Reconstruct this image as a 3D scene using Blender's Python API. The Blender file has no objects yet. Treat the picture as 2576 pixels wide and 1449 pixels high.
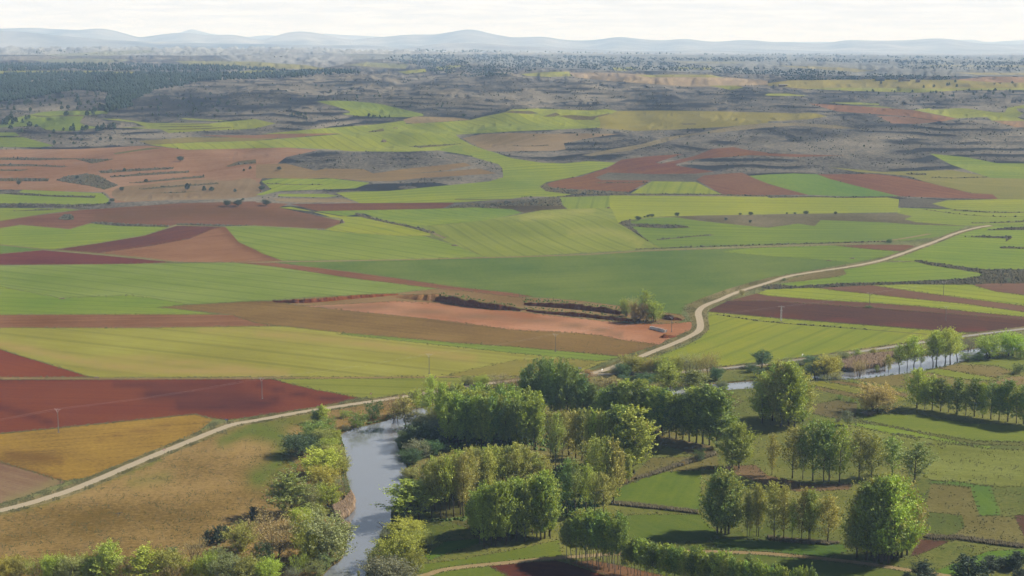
import bpy, math, random, time
import numpy as np
from mathutils import Vector
from mathutils.geometry import delaunay_2d_cdt
T_START = time.time()
random.seed(7); RNG = np.random.default_rng(7)
SC = bpy.context.scene
COL = SC.collection

# ---------------------------------------------------------------- camera
CAM_H, FPX, CX, CY, YH = 170.0, 3650.0, 1288.0, 724.5, 125.0     # focal length in units of a 2576-wide frame
THETA = math.atan((CY - YH) / FPX)
cam_data = bpy.data.cameras.new('camera'); cam = bpy.data.objects.new('camera', cam_data); COL.objects.link(cam)
cam_data.sensor_width = 36.0; cam_data.lens = 36.0 * FPX / 2576.0
cam_data.clip_start = 1.0; cam_data.clip_end = 120000.0
cam.location = (0, 0, CAM_H); cam.rotation_euler = (math.pi / 2 - THETA, 0, 0)
SC.camera = cam

# ---------------------------------------------------------------- sun, sky, exposure
SUN_EL, SUN_AZ = math.radians(39.0), math.radians(16.0)          # azimuth counted from +x (right) towards +y (away)
sun_vec = Vector((math.cos(SUN_AZ) * math.cos(SUN_EL), math.sin(SUN_AZ) * math.cos(SUN_EL), math.sin(SUN_EL)))
sl = bpy.data.lights.new('sun', 'SUN'); sl.energy = 5.0; sl.angle = math.radians(0.5); sl.color = (1.0, 0.945, 0.86)
so = bpy.data.objects.new('sun', sl); COL.objects.link(so); so.location = (3000, 1000, 3000)
so.rotation_euler = sun_vec.to_track_quat('Z', 'Y').to_euler()

world = bpy.data.worlds.new('World'); SC.world = world; world.use_nodes = True
wn, wl = world.node_tree.nodes, world.node_tree.links; wn.clear()
def W(t, **k):
    n = wn.new(t)
    for a, b in k.items(): setattr(n, a, b)
    return n
w_out = W('ShaderNodeOutputWorld'); w_bg = W('ShaderNodeBackground'); w_bg.inputs['Strength'].default_value = 0.05
sky = W('ShaderNodeTexSky', sky_type='NISHITA', sun_disc=False, sun_elevation=SUN_EL,
        sun_rotation=math.pi / 2 - SUN_AZ, altitude=900.0, air_density=1.0, dust_density=1.6, ozone_density=1.2)
tc = W('ShaderNodeTexCoord'); sep = W('ShaderNodeSeparateXYZ'); wl.new(tc.outputs['Generated'], sep.inputs[0])
zc = W('ShaderNodeMath', operation='MAXIMUM'); wl.new(sep.outputs['Z'], zc.inputs[0]); zc.inputs[1].default_value = 0.0
za = W('ShaderNodeMath', operation='ADD'); wl.new(zc.outputs[0], za.inputs[0]); za.inputs[1].default_value = 0.05
dv = W('ShaderNodeVectorMath', operation='DIVIDE'); wl.new(tc.outputs['Generated'], dv.inputs[0])
cmb = W('ShaderNodeCombineXYZ'); wl.new(za.outputs[0], cmb.inputs[0]); wl.new(za.outputs[0], cmb.inputs[1]); cmb.inputs[2].default_value = 1.0
wl.new(cmb.outputs[0], dv.inputs[1])
cn = W('ShaderNodeTexNoise'); cn.inputs['Scale'].default_value = 0.9; cn.inputs['Detail'].default_value = 7.0; cn.inputs['Roughness'].default_value = 0.58; cn.inputs['Distortion'].default_value = 0.4
wl.new(dv.outputs[0], cn.inputs['Vector'])
cr = W('ShaderNodeMapRange', interpolation_type='SMOOTHSTEP'); wl.new(cn.outputs['Fac'], cr.inputs['Value'])
cr.inputs['From Min'].default_value = 0.63; cr.inputs['From Max'].default_value = 0.80
# the cloud sheet closes up towards the horizon (seen edge-on)
hz = W('ShaderNodeMapRange', interpolation_type='SMOOTHSTEP'); wl.new(zc.outputs[0], hz.inputs['Value'])
hz.inputs['From Min'].default_value = 0.0; hz.inputs['From Max'].default_value = 0.48; hz.inputs['To Min'].default_value = 0.93; hz.inputs['To Max'].default_value = 0.0
mxf = W('ShaderNodeMath', operation='MAXIMUM'); wl.new(cr.outputs[0], mxf.inputs[0]); wl.new(hz.outputs[0], mxf.inputs[1])
cmx = W('ShaderNodeMix', data_type='RGBA'); cmx.inputs[6].default_value = (11.0, 11.2, 11.6, 1); cmx.inputs[7].default_value = (13.4, 13.4, 13.3, 1)   # cloud grey to white
cn2 = W('ShaderNodeTexNoise'); cn2.inputs['Scale'].default_value = 1.7; cn2.inputs['Detail'].default_value = 5.0; wl.new(dv.outputs[0], cn2.inputs['Vector'])
cr2 = W('ShaderNodeMapRange'); wl.new(cn2.outputs['Fac'], cr2.inputs['Value']); cr2.inputs['From Min'].default_value = 0.40; cr2.inputs['From Max'].default_value = 0.66
wl.new(cr2.outputs[0], cmx.inputs[0])
smx = W('ShaderNodeMix', data_type='RGBA'); wl.new(mxf.outputs[0], smx.inputs[0]); wl.new(sky.outputs[0], smx.inputs[6]); wl.new(cmx.outputs[2], smx.inputs[7])
wl.new(smx.outputs[2], w_bg.inputs['Color']); wl.new(w_bg.outputs[0], w_out.inputs['Surface'])

SC.view_settings.view_transform = 'Standard'; SC.view_settings.look = 'None'; SC.view_settings.gamma = 1.0
SC.view_settings.use_curve_mapping = False; SC.view_settings.exposure = 0.74
SC.render.engine = 'CYCLES'
cy = SC.cycles
cy.max_bounces = 5; cy.diffuse_bounces = 2; cy.glossy_bounces = 2; cy.transmission_bounces = 3; cy.transparent_max_bounces = 4; cy.volume_bounces = 1
cy.use_adaptive_sampling = True; cy.adaptive_threshold = 0.02
cy.sample_clamp_indirect = 6.0

# ---------------------------------------------------------------- haze: one closed box of even density round everything
HAZE_DENSITY = 0.66e-4; HAZE_COLOR = (0.44, 0.66, 1.0)      # the air scatters blue most
def haze_box():
    x0, x1, y0, y1, z0, z1 = -30000, 30000, -4000, 38000, -8.0, 640.0
    v = [(x, y, z) for x in (x0, x1) for y in (y0, y1) for z in (z0, z1)]
    f = [(0, 1, 3, 2), (4, 6, 7, 5), (0, 4, 5, 1), (2, 3, 7, 6), (0, 2, 6, 4), (1, 5, 7, 3)]
    me = bpy.data.meshes.new('haze'); me.from_pydata(v, [], f); o = bpy.data.objects.new('haze', me); COL.objects.link(o)
    m = bpy.data.materials.new('haze_air'); m.use_nodes = True; n = m.node_tree.nodes; n.clear()
    out = n.new('ShaderNodeOutputMaterial'); pv = n.new('ShaderNodeVolumePrincipled')
    pv.inputs['Color'].default_value = (*HAZE_COLOR, 1); pv.inputs['Absorption Color'].default_value = (1, 1, 1, 1); pv.inputs['Density'].default_value = HAZE_DENSITY; pv.inputs['Anisotropy'].default_value = 0.0
    m.node_tree.links.new(pv.outputs[0], out.inputs['Volume'])
    o.data.materials.append(m); o['kind'] = 'stuff'
    return o
haze_box()

# ---------------------------------------------------------------- terrain height
_kn = np.array([(-5000, 0), (1480, 0), (1560, 1.5), (1650, 6), (1760, 14), (1900, 25.5), (2060, 41), (2300, 58), (2700, 75), (3400, 96), (4800, 107), (7500, 113), (11000, 117), (16000, 121), (24000, 126), (60000, 126)], float)
_ty = np.concatenate([np.arange(0, 5000, 10.0), np.arange(5000, 30000, 100.0)])
_tz = np.interp(_ty, _kn[:, 0], _kn[:, 1])
_k = np.hanning(17); _k /= _k.sum()
_tz[:490] = np.convolve(np.pad(_tz, 8, mode='edge'), _k, 'valid')[:490]
BUMPS = []                         # (x, y, rx, ry, height)
_wv = [(RNG.uniform(0, 6.28), RNG.uniform(0, 6.28), RNG.uniform(0, 6.28)) for _ in range(12)]
_gul = [(RNG.uniform(-.5, .9), RNG.uniform(0, 6.28), w, a) for w, a in ((170, 2.6), (120, 1.9), (88, 1.3), (66, .8))]
def hgt(x, y):
    x = np.asarray(x, float); y = np.asarray(y, float)
    z = np.interp(y, _ty, _tz)
    # rolling fields and hills: long soft waves that grow away from the flood plain
    a1 = np.clip((y - 800) / 700, 0, 1) * np.clip(3000 / np.maximum(y, 1), 0, 1.0)
    a2 = np.clip((y - 1600) / 600, 0, 1)
    for i, (p, q, r) in enumerate(_wv):
        if i < 5:
            wl_ = 260 + 75 * i; d = r
            z = z + a1 * 0.75 * np.sin((x * math.cos(d) + y * math.sin(d)) * 6.283 / wl_ + p)
        elif i < 10:
            wl_ = 170 + 70 * (i - 5); d = r
            z = z + a2 * np.clip(y / 5000, 0.3, 2.2) * 3.9 * np.sin((x * math.cos(d) + y * math.sin(d)) * 6.283 / wl_ + p) * np.clip(3800 / np.maximum(y, 1), 0, 1)
    # gullies and spurs on the bare hills
    for p, q, wl_, am in _gul:
        z = z + a2 * am * np.clip(4200 / np.maximum(y, 1), 0, 1) * np.clip(y / 2400, .8, 1.25) * np.sin((x * math.cos(p) + y * math.sin(p)) * 6.283 / (wl_ * np.clip(1, .8, 2)) + q + 1.3 * np.sin(x / 210.0 + q))
    for bx, by, rx, ry, h in BUMPS:
        z = z + h * np.exp(-(((x - bx) / rx) ** 2 + ((y - by) / ry) ** 2))
    return z
_ct, _st = math.cos(THETA), math.sin(THETA)
def ray(px, py):
    """sight line through a point of the frame: x and z gained per metre forward"""
    dx = (np.asarray(px, float) - CX) / FPX; dy = -(np.asarray(py, float) - CY) / FPX
    fy = _ct + dy * _st; fz = -_st + dy * _ct
    return dx / fy, fz / fy
def on_ground(px, py, ymax=27000.0, off=0.0):
    """where the sight line first meets the terrain"""
    sx, sz = ray(px, py); sx = np.atleast_1d(sx); sz = np.atleast_1d(sz)
    lo = np.full(sx.shape, 60.0); hi = np.full(sx.shape, ymax); done = np.zeros(sx.shape, bool); prev = lo.copy()
    for yy in np.geomspace(60.0, ymax, 170):
        y = np.full(sx.shape, yy)
        below = (CAM_H + sz * y) < hgt(sx * y, y) + off
        new = below & ~done
        hi[new] = yy; lo[new] = prev[new]; done |= below
        prev[:] = yy
    for _ in range(22):
        mid = 0.5 * (lo + hi)
        below = (CAM_H + sz * mid) < hgt(sx * mid, mid) + off
        hi = np.where(below, mid, hi); lo = np.where(below, lo, mid)
    y = hi
    return np.stack([sx * y, y, hgt(sx * y, y)], 1)
def ground1(px, py):
    return on_ground([px], [py])[0]
def to_frame(p):
    p = np.asarray(p, float).reshape(-1, 3)
    f = p[:, 1] * _ct - (p[:, 2] - CAM_H) * _st; u = p[:, 1] * _st + (p[:, 2] - CAM_H) * _ct
    return np.stack([CX + FPX * p[:, 0] / f, CY - FPX * u / f], 1)
def scale_at(p):                   # frame units per metre at a point
    return FPX / (p[1] * _ct - (p[2] - CAM_H) * _st)
for px, py, rx, ry, h in [(1950, 400, 110, 90, 9), (2440, 335, 120, 100, 13), (880, 410, 130, 60, 5), (1000, 400, 90, 50, 3), (640, 250, 130, 160, 12), (240, 330, 110, 90, 6),
                          (1050, 255, 160, 200, 12), (1500, 235, 190, 200, 10), (1750, 260, 150, 150, 8), (1480, 345, 90, 80, 5), (300, 520, 110, 45, 4), (560, 520, 110, 50, 4),
                          (1700, 560, 110, 50, 3.5), (1330, 515, 70, 30, 4), (2000, 550, 110, 30, 3), (1300, 570, 130, 70, 3), (760, 140, 400, 900, 14), (2250, 200, 300, 200, 5), (1180, 265, 60, 60, 4)]:
    sx, sz = ray(px, py); ys = np.geomspace(300, 26000, 4000); k = np.argmax(CAM_H + sz * ys < np.interp(ys, _ty, _tz))
    BUMPS.append((float(sx) * ys[k], ys[k], rx, ry, h))

BUMPS.append((-3100.0, 11800.0, 3600.0, 4200.0, 78.0))          # the higher plateau on the left, before the far hills

# ---------------------------------------------------------------- reading traced outlines
# places are noted as points of the photograph (P: whole frame, others: enlarged quarters of it) and turned into points of the ground
_OFF = {'B': 1086.75, 'M': 754.7, 'U': 408.8, 'T': 62.9}
def pts(s):
    out = []; ox = oy = 0.0; k = 1.0
    for t in s.replace(';', ' ').split():
        if t == 'P': ox = oy = 0.0; k = 1.0
        elif t[0] in 'BMUT': ox = 644.0 * int(t[1]); oy = _OFF[t[0]]; k = 0.25
        else:
            a, b = t.split(','); out.append((ox + float(a) * k, oy + float(b) * k))
    return out
def dense(p, step=12.0, closed=True):
    q = []; n = len(p)
    for i in range(n if closed else n - 1):
        a, b = p[i], p[(i + 1) % n]; m = max(1, int(math.ceil(math.dist(a, b) / step)))
        q += [(a[0] + (b[0] - a[0]) * j / m, a[1] + (b[1] - a[1]) * j / m) for j in range(m)]
    if not closed: q.append(p[-1])
    return q
def smooth_line(p, it=2):
    for _ in range(it):
        q = [p[0]]
        for a, b in zip(p[:-1], p[1:]): q += [(a[0] * .75 + b[0] * .25, a[1] * .75 + b[1] * .25), (a[0] * .25 + b[0] * .75, a[1] * .25 + b[1] * .75)]
        p = q + [p[-1]]
    return p
def inside(poly, x, y):
    x = np.asarray(x, float); y = np.asarray(y, float); c = np.zeros(x.shape, bool); n = len(poly)
    for i in range(n):
        x1, y1 = poly[i]; x2, y2 = poly[(i + 1) % n]
        if y1 == y2: continue
        c ^= ((y1 > y) != (y2 > y)) & (x < (x2 - x1) * (y - y1) / (y2 - y1) + x1)
    return c

# ---------------------------------------------------------------- object helpers
def tag(o, label=None, cat=None, group=None, kind=None):
    if label: o['label'] = label
    if cat: o['category'] = cat
    if group: o['group'] = group
    if kind: o['kind'] = kind
    return o
def mesh_np(name, v, f, mat=None, smooth=False):
    """mesh from arrays; f is (n,3) or (n,4)"""
    me = bpy.data.meshes.new(name); v = np.asarray(v, np.float32); f = np.asarray(f, np.int32); n, k = f.shape
    me.vertices.add(len(v)); me.vertices.foreach_set('co', v.ravel())
    me.loops.add(n * k); me.loops.foreach_set('vertex_index', f.ravel())
    me.polygons.add(n); me.polygons.foreach_set('loop_start', np.arange(0, n * k, k, dtype=np.int32)); me.polygons.foreach_set('loop_total', np.full(n, k, np.int32))
    if smooth: me.polygons.foreach_set('use_smooth', np.ones(n, bool))
    me.update(calc_edges=True); me.validate()
    if mat: me.materials.append(mat)
    return me
def link(name, me, parent=None, loc=None):
    o = bpy.data.objects.new(name, me); COL.objects.link(o)
    if parent: o.parent = parent
    if loc is not None: o.location = loc
    return o
def empty(name, loc, rz=0.0):
    o = bpy.data.objects.new(name, None); COL.objects.link(o); o.location = loc; o.rotation_euler = (0, 0, rz); o.empty_display_size = 0.5
    return o
class MB:
    """collects simple shapes into one mesh"""
    def __init__(s): s.v = []; s.f = []
    def box(s, c, d, rz=0.0, taper=1.0):
        b = len(s.v); cs, sn = math.cos(rz), math.sin(rz)
        for z in (-.5, .5):
            t = taper if z > 0 else 1.0
            for x, y in ((-.5, -.5), (.5, -.5), (.5, .5), (-.5, .5)):
                X, Y = x * d[0] * t, y * d[1] * t; s.v.append((c[0] + X * cs - Y * sn, c[1] + X * sn + Y * cs, c[2] + z * d[2]))
        s.f += [(b, b+3, b+2, b+1), (b+4, b+5, b+6, b+7), (b, b+1, b+5, b+4), (b+1, b+2, b+6, b+5), (b+2, b+3, b+7, b+6), (b+3, b, b+4, b+7)]
    def tube(s, path, rad, n=6, caps=True):
        path = [Vector(p) for p in path]
        if not hasattr(rad, '__len__'): rad = [rad] * len(path)
        b = len(s.v); ref = None
        for i, p in enumerate(path):
            d = (path[min(i + 1, len(path) - 1)] - path[max(i - 1, 0)]).normalized()
            if ref is None: ref = d.orthogonal().normalized()
            u = (ref - d * ref.dot(d)); u = u.normalized() if u.length > 1e-6 else d.orthogonal().normalized(); w = d.cross(u); ref = u
            for k in range(n):
                a = 6.28318 * k / n; s.v.append(tuple(p + (u * math.cos(a) + w * math.sin(a)) * rad[i]))
        for i in range(len(path) - 1):
            for k in range(n):
                a, c = b + i * n + k, b + i * n + (k + 1) % n; s.f.append((a, c, c + n, a + n))
        if caps: s.f.append(tuple(b + n - 1 - k for k in range(n))); e = b + (len(path) - 1) * n; s.f.append(tuple(e + k for k in range(n)))
    def mesh(s, name, mat, smooth=False):
        me = bpy.data.meshes.new(name); me.from_pydata(s.v, [], s.f)
        if smooth: me.polygons.foreach_set('use_smooth', np.ones(len(me.polygons), bool))
        me.materials.append(mat); me.update(); return me
    def build(s, name, mat, parent=None, smooth=False):
        return link(name, s.mesh(name, mat, smooth), parent)
# ---------------------------------------------------------------- ground materials
GAIN = np.array([2.0, 2.05, 2.4])                          # display value of a sunlit white surface (sun + sky + exposure)
HAZE_RGB = np.array([0.68, 0.76, 0.87])
def lin(h):
    c = np.array([int(h[i:i + 2], 16) for i in (0, 2, 4)]) / 255.0
    return np.where(c <= 0.04045, c / 12.92, ((c + 0.055) / 1.055) ** 2.4)
def albedo(h, dist=0.0):
    """surface colour that reads as h through the air at this distance"""
    t = np.exp(-HAZE_DENSITY * np.array(HAZE_COLOR) * dist)
    a = np.clip((lin(h) - (1 - t) * HAZE_RGB) / (t * GAIN), 0.005, 0.6)
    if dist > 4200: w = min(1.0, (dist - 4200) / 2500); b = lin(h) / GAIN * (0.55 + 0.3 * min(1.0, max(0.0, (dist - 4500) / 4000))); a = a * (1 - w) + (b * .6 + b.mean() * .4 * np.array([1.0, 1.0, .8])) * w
    return a
def nd(nt, t, **k):
    n = nt.nodes.new(t)
    for a, b in k.items(): setattr(n, a, b)
    return n
def fmath(nt, op, a, b=None, c=None):
    n = nt.nodes.new('ShaderNodeMath'); n.operation = op
    for i, x in enumerate((a, b, c)):
        if x is None: continue
        if hasattr(x, 'links'): nt.links.new(x, n.inputs[i])
        else: n.inputs[i].default_value = x
    return n.outputs[0]
def fmix(nt, f, a, b):
    n = nt.nodes.new('ShaderNodeMix'); n.data_type = 'RGBA'
    for i, x in ((0, f), (6, a), (7, b)):
        if hasattr(x, 'links'): nt.links.new(x, n.inputs[i])
        elif i == 0: n.inputs[0].default_value = x
        else: n.inputs[i].default_value = (*x, 1) if len(x) == 3 else x
    return n.outputs[2]
def noise(nt, vec, scale, detail=3, rough=0.55, dist=0.0):
    n = nt.nodes.new('ShaderNodeTexNoise'); n.inputs['Scale'].default_value = scale; n.inputs['Detail'].default_value = detail; n.inputs['Roughness'].default_value = rough; n.inputs['Distortion'].default_value = dist
    nt.links.new(vec, n.inputs['Vector']); return n.outputs['Fac']
def ground_mat(name, c1, c2, c3=None, ang=0.0, dist=800.0, patch=0.9, streak=0.5, grain=0.5, tram=0.0, terrace=0.0, bump=0.3, rough=0.95):
    """soil, crop or grass: patches, streaks along the rows, tramlines, grain; c3 shows where the attribute wear says so"""
    m = bpy.data.materials.new(name); m.use_nodes = True; nt = m.node_tree; nt.nodes.clear()
    out = nd(nt, 'ShaderNodeOutputMaterial'); bs = nd(nt, 'ShaderNodeBsdfPrincipled'); bs.inputs['Roughness'].default_value = rough; bs.inputs['Specular IOR Level'].default_value = 0.12
    nt.links.new(bs.outputs[0], out.inputs[0])
    pos = nd(nt, 'ShaderNodeNewGeometry').outputs['Position']
    mp = nd(nt, 'ShaderNodeMapping'); mp.inputs['Rotation'].default_value = (0, 0, -ang); nt.links.new(pos, mp.inputs['Vector']); rv = mp.outputs[0]
    k = max(1.0, dist / 900.0)
    fac = fmath(nt, 'MULTIPLY_ADD', fmath(nt, 'SUBTRACT', noise(nt, pos, 0.016 / k, 4, 0.6), 0.5), patch * 2.0, 0.5)
    fac = fmath(nt, 'MULTIPLY_ADD', fmath(nt, 'SUBTRACT', noise(nt, pos, 0.0045 / k, 3, 0.55, 0.3), 0.5), patch * 1.5, fac)
    if streak:
        st = nd(nt, 'ShaderNodeMapping'); st.inputs['Scale'].default_value = (0.006 / k, 0.22 / k, 0.0); nt.links.new(rv, st.inputs['Vector'])
        fac = fmath(nt, 'MULTIPLY_ADD', fmath(nt, 'SUBTRACT', noise(nt, st.outputs[0], 1.0, 3, 0.65, 0.15), 0.5), streak * 1.8, fac)
    if grain:
        fac = fmath(nt, 'MULTIPLY_ADD', fmath(nt, 'SUBTRACT', noise(nt, pos, 0.55 / k, 3, 0.7), 0.5), grain * 1.8, fac)
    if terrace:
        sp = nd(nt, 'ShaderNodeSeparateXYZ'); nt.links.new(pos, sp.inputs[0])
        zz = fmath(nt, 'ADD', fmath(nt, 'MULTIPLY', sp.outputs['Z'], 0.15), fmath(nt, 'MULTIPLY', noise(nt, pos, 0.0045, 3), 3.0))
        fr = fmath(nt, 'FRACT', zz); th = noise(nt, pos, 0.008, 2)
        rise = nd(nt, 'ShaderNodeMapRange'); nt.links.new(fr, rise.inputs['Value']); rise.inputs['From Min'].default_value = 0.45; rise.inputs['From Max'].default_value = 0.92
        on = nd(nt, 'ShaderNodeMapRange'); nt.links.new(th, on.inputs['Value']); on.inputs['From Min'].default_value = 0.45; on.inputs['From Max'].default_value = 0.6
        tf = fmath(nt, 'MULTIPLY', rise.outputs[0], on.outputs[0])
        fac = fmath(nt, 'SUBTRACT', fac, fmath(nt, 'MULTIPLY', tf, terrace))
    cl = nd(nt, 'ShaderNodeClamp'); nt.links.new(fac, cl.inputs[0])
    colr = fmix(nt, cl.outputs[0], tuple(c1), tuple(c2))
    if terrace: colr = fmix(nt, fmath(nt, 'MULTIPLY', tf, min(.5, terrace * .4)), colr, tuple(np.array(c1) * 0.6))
    if tram:
        w = nd(nt, 'ShaderNodeTexWave', wave_type='BANDS', bands_direction='Y', wave_profile='SIN'); w.inputs['Scale'].default_value = tram; w.inputs['Distortion'].default_value = 0.5; w.inputs['Detail'].default_value = 1; w.inputs['Detail Scale'].default_value = 0.02
        nt.links.new(rv, w.inputs['Vector'])
        tr = nd(nt, 'ShaderNodeMapRange'); nt.links.new(w.outputs['Fac'], tr.inputs['Value']); tr.inputs['From Min'].default_value = 0.86; tr.inputs['From Max'].default_value = 1.0; tr.inputs['To Max'].default_value = 0.36
        colr = fmix(nt, tr.outputs[0], colr, tuple(np.array(c1) * 0.55))
    if c3 is not None:
        at = nd(nt, 'ShaderNodeAttribute', attribute_name='wear')
        wf = fmath(nt, 'MULTIPLY', at.outputs['Fac'], fmath(nt, 'MULTIPLY_ADD', noise(nt, pos, 0.03, 4, 0.65), 1.6, 0.2))
        c_ = nd(nt, 'ShaderNodeClamp'); nt.links.new(wf, c_.inputs[0]); colr = fmix(nt, c_.outputs[0], colr, tuple(c3))
    nt.links.new(colr, bs.inputs['Base Color'])
    if bump:
        bp = nd(nt, 'ShaderNodeBump'); bp.inputs['Strength'].default_value = bump; bp.inputs['Distance'].default_value = 0.4 * k
        hh = fmath(nt, 'MULTIPLY_ADD', noise(nt, pos, 0.9 / k, 3, 0.7), 1.0, cl.outputs[0])
        nt.links.new(hh, bp.inputs['Height']); nt.links.new(bp.outputs[0], bs.inputs['Normal'])
    return m

# kinds of ground: (object name, colour in the photograph, second colour, shares of patch / streak / grain / tramlines / terraces)
KIND = {
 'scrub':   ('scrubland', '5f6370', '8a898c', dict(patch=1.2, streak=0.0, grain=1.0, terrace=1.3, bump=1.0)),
 'scrubd':  ('scrub_bank', '605e50', '7d7764', dict(patch=0.6, streak=0.0, grain=1.3, bump=1.0)),
 'scrubt':  ('dry_grass_slope', '8d8272', 'a09480', dict(patch=1.0, streak=0.0, grain=1.0, bump=0.7)),
 'green':   ('green_field', '7d8c50', '8f9a60', dict(patch=0.9, streak=0.8, grain=0.5, tram=0.02)),
 'deep':    ('green_field', '648a46', '7a9c54', dict(patch=1.1, streak=0.5, grain=0.9, tram=0.0)),
 'lime':    ('yellow_green_field', '96ac4a', 'aaba5a', dict(patch=0.9, streak=0.8, grain=0.45, tram=0.018)),
 'olive':   ('olive_field', '8f9462', '9da06e', dict(patch=0.7, streak=0.6, grain=0.4)),
 'red':     ('ploughed_field', '804a3d', '945a4a', dict(patch=0.6, streak=0.6, grain=0.7)),
 'dark':    ('ploughed_field', '56403c', '6b504a', dict(patch=0.6, streak=0.8, grain=0.9)),
 'brown':   ('bare_soil_field', '8a6856', '9f7d69', dict(patch=0.8, streak=0.7, grain=0.5)),
 'mauve':   ('bare_soil_field', '8b7a70', '9c8b80', dict(patch=0.8, streak=0.6, grain=0.4)),
 'pink':    ('quarry_floor', 'ab7a64', 'c0907a', dict(patch=1.2, streak=0.3, grain=0.5)),
 'ochre':   ('stubble_field', '8e733a', 'a98a48', dict(patch=1.1, streak=0.7, grain=0.9)),
 'tan':     ('stubble_field', '7c7048', '938559', dict(patch=1.0, streak=0.6, grain=0.8)),
 'meadow':  ('dry_meadow', '867149', 'a2895e', dict(patch=1.3, streak=0.15, grain=1.1)),
 'grass':   ('pasture', '6b7a3c', '848a52', dict(patch=1.4, streak=0.2, grain=1.0)),
 'lush':    ('pasture', '5c8a2e', '749c3c', dict(patch=1.0, streak=0.6, grain=0.6)),
 'rough':   ('rough_grass', '7d7550', '938a68', dict(patch=1.5, streak=0.1, grain=1.3)),
 'verge':   ('road_verge', '7a7554', '948b6c', dict(patch=1.3, streak=0.1, grain=1.4, bump=0.8)),
 'track':   ('dirt_track', '9c8a6c', 'b09c7e', dict(patch=0.6, streak=0.0, grain=0.7)),
 'road':    ('road', 'bdb0a0', 'cbbfb0', dict(patch=0.4, streak=0.0, grain=0.3, bump=0.1)),
 'mud':     ('river_bank', '6d6440', '857856', dict(patch=1.0, streak=0.0, grain=1.2, bump=0.8)),
}
def calmer(h, kind):
    r, g, b = (int(h[i:i + 2], 16) for i in (0, 2, 4)); a = (1.0, .90, 1.0) if kind in ('lush', 'grass') else (.965, .905, .93)
    return '%02x%02x%02x' % (int(r * a[0]), int(g * a[1]), int(b * a[2]))
FIELDS = []; TONES = []
def F(kind, label, s, c=None, wear=None, rows=None, smooth=0, **kw):
    """one piece of ground: kind, what it is, its outline; c = its own two colours, rows = a line along its furrows"""
    p = [(x + 620 if x >= 2588 else x - 620 if x <= -12 else x, y) for x, y in pts(s)]      # fields run on beyond the frame
    if smooth:
        for _ in range(smooth):
            q = []
            for a, b in zip(p, p[1:] + p[:1]): q += [(a[0] * .75 + b[0] * .25, a[1] * .75 + b[1] * .25), (a[0] * .25 + b[0] * .75, a[1] * .25 + b[1] * .75)]
            p = q
    if kind in ('green', 'lime', 'deep', 'olive', 'lush', 'grass') and c and 'calm' not in kw: c = tuple(calmer(h, kind) for h in c)
    FIELDS.append(dict(kind=kind, label=label, p=p, c=c, wear=wear, rows=pts(rows) if rows else None, kw={k: v for k, v in kw.items() if k != 'calm'})); return len(FIELDS) - 1
def ribbon_outline(line, width):
    """outline of a strip of even width (metres) along a traced line"""
    g = on_ground(*np.array(line).T); d = np.gradient(g[:, :2], axis=0); d /= np.linalg.norm(d, axis=1)[:, None] + 1e-9
    n = np.stack([-d[:, 1], d[:, 0]], 1); w = np.atleast_1d(width) * 0.5
    L = g.copy(); R = g.copy(); L[:, :2] += n * w[:, None] if w.size > 1 else n * w; R[:, :2] -= n * w[:, None] if w.size > 1 else n * w
    for q in (L, R): q[:, 2] = hgt(q[:, 0], q[:, 1])
    return [tuple(x) for x in to_frame(np.concatenate([L, R[::-1]]))]
def S(kind, label, s, width, c=None, sm=2, **kw):
    """a strip along a line: road, track, bank"""
    line = smooth_line(pts(s), sm)
    FIELDS.append(dict(kind=kind, label=label, p=ribbon_outline(line, width), c=c, wear=None, rows=None, kw=kw)); return len(FIELDS) - 1
def wear(i, s, half, amount=1.0):
    """a soft-edged stroke of thin crop or darker soil inside field i"""
    TONES.append((i, pts(s), half, amount))

# ================================================================ the plain and the hills, back to front
F('scrub', 'grey scrub hills', 'P -760,104 3340,104 3340,560 -760,560')
F('verge', 'field margins', 'P -760,545 3340,545 3340,2640 -760,2640', c=('77805a','8d9068'))
# pale far plain
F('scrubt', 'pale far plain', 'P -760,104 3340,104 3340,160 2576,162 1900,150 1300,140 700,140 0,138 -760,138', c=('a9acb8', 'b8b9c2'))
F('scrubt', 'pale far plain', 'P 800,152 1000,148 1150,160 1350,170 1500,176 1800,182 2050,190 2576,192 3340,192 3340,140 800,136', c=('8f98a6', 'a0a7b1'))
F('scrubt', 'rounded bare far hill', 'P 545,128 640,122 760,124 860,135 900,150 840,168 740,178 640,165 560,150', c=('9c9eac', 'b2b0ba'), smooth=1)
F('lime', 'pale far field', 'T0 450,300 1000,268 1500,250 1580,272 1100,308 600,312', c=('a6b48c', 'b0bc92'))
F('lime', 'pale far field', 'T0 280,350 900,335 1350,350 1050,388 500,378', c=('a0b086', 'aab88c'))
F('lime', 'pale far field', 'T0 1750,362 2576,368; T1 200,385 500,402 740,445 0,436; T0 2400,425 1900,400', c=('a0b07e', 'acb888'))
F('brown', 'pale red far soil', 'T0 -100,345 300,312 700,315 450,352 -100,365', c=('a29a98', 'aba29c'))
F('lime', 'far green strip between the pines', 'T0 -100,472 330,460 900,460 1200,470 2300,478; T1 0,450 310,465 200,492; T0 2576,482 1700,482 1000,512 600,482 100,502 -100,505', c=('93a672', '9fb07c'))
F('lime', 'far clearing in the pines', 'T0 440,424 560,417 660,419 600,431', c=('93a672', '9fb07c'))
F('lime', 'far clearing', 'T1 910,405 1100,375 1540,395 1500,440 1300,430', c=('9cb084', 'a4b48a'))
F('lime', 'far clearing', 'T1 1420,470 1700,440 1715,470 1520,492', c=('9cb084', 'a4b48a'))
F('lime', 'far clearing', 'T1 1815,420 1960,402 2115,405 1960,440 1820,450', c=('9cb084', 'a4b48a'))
F('lime', 'far clearing', 'T1 1450,330 1640,338 1640,348 1470,350', c=('a4b496', 'acba9a'))
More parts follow.
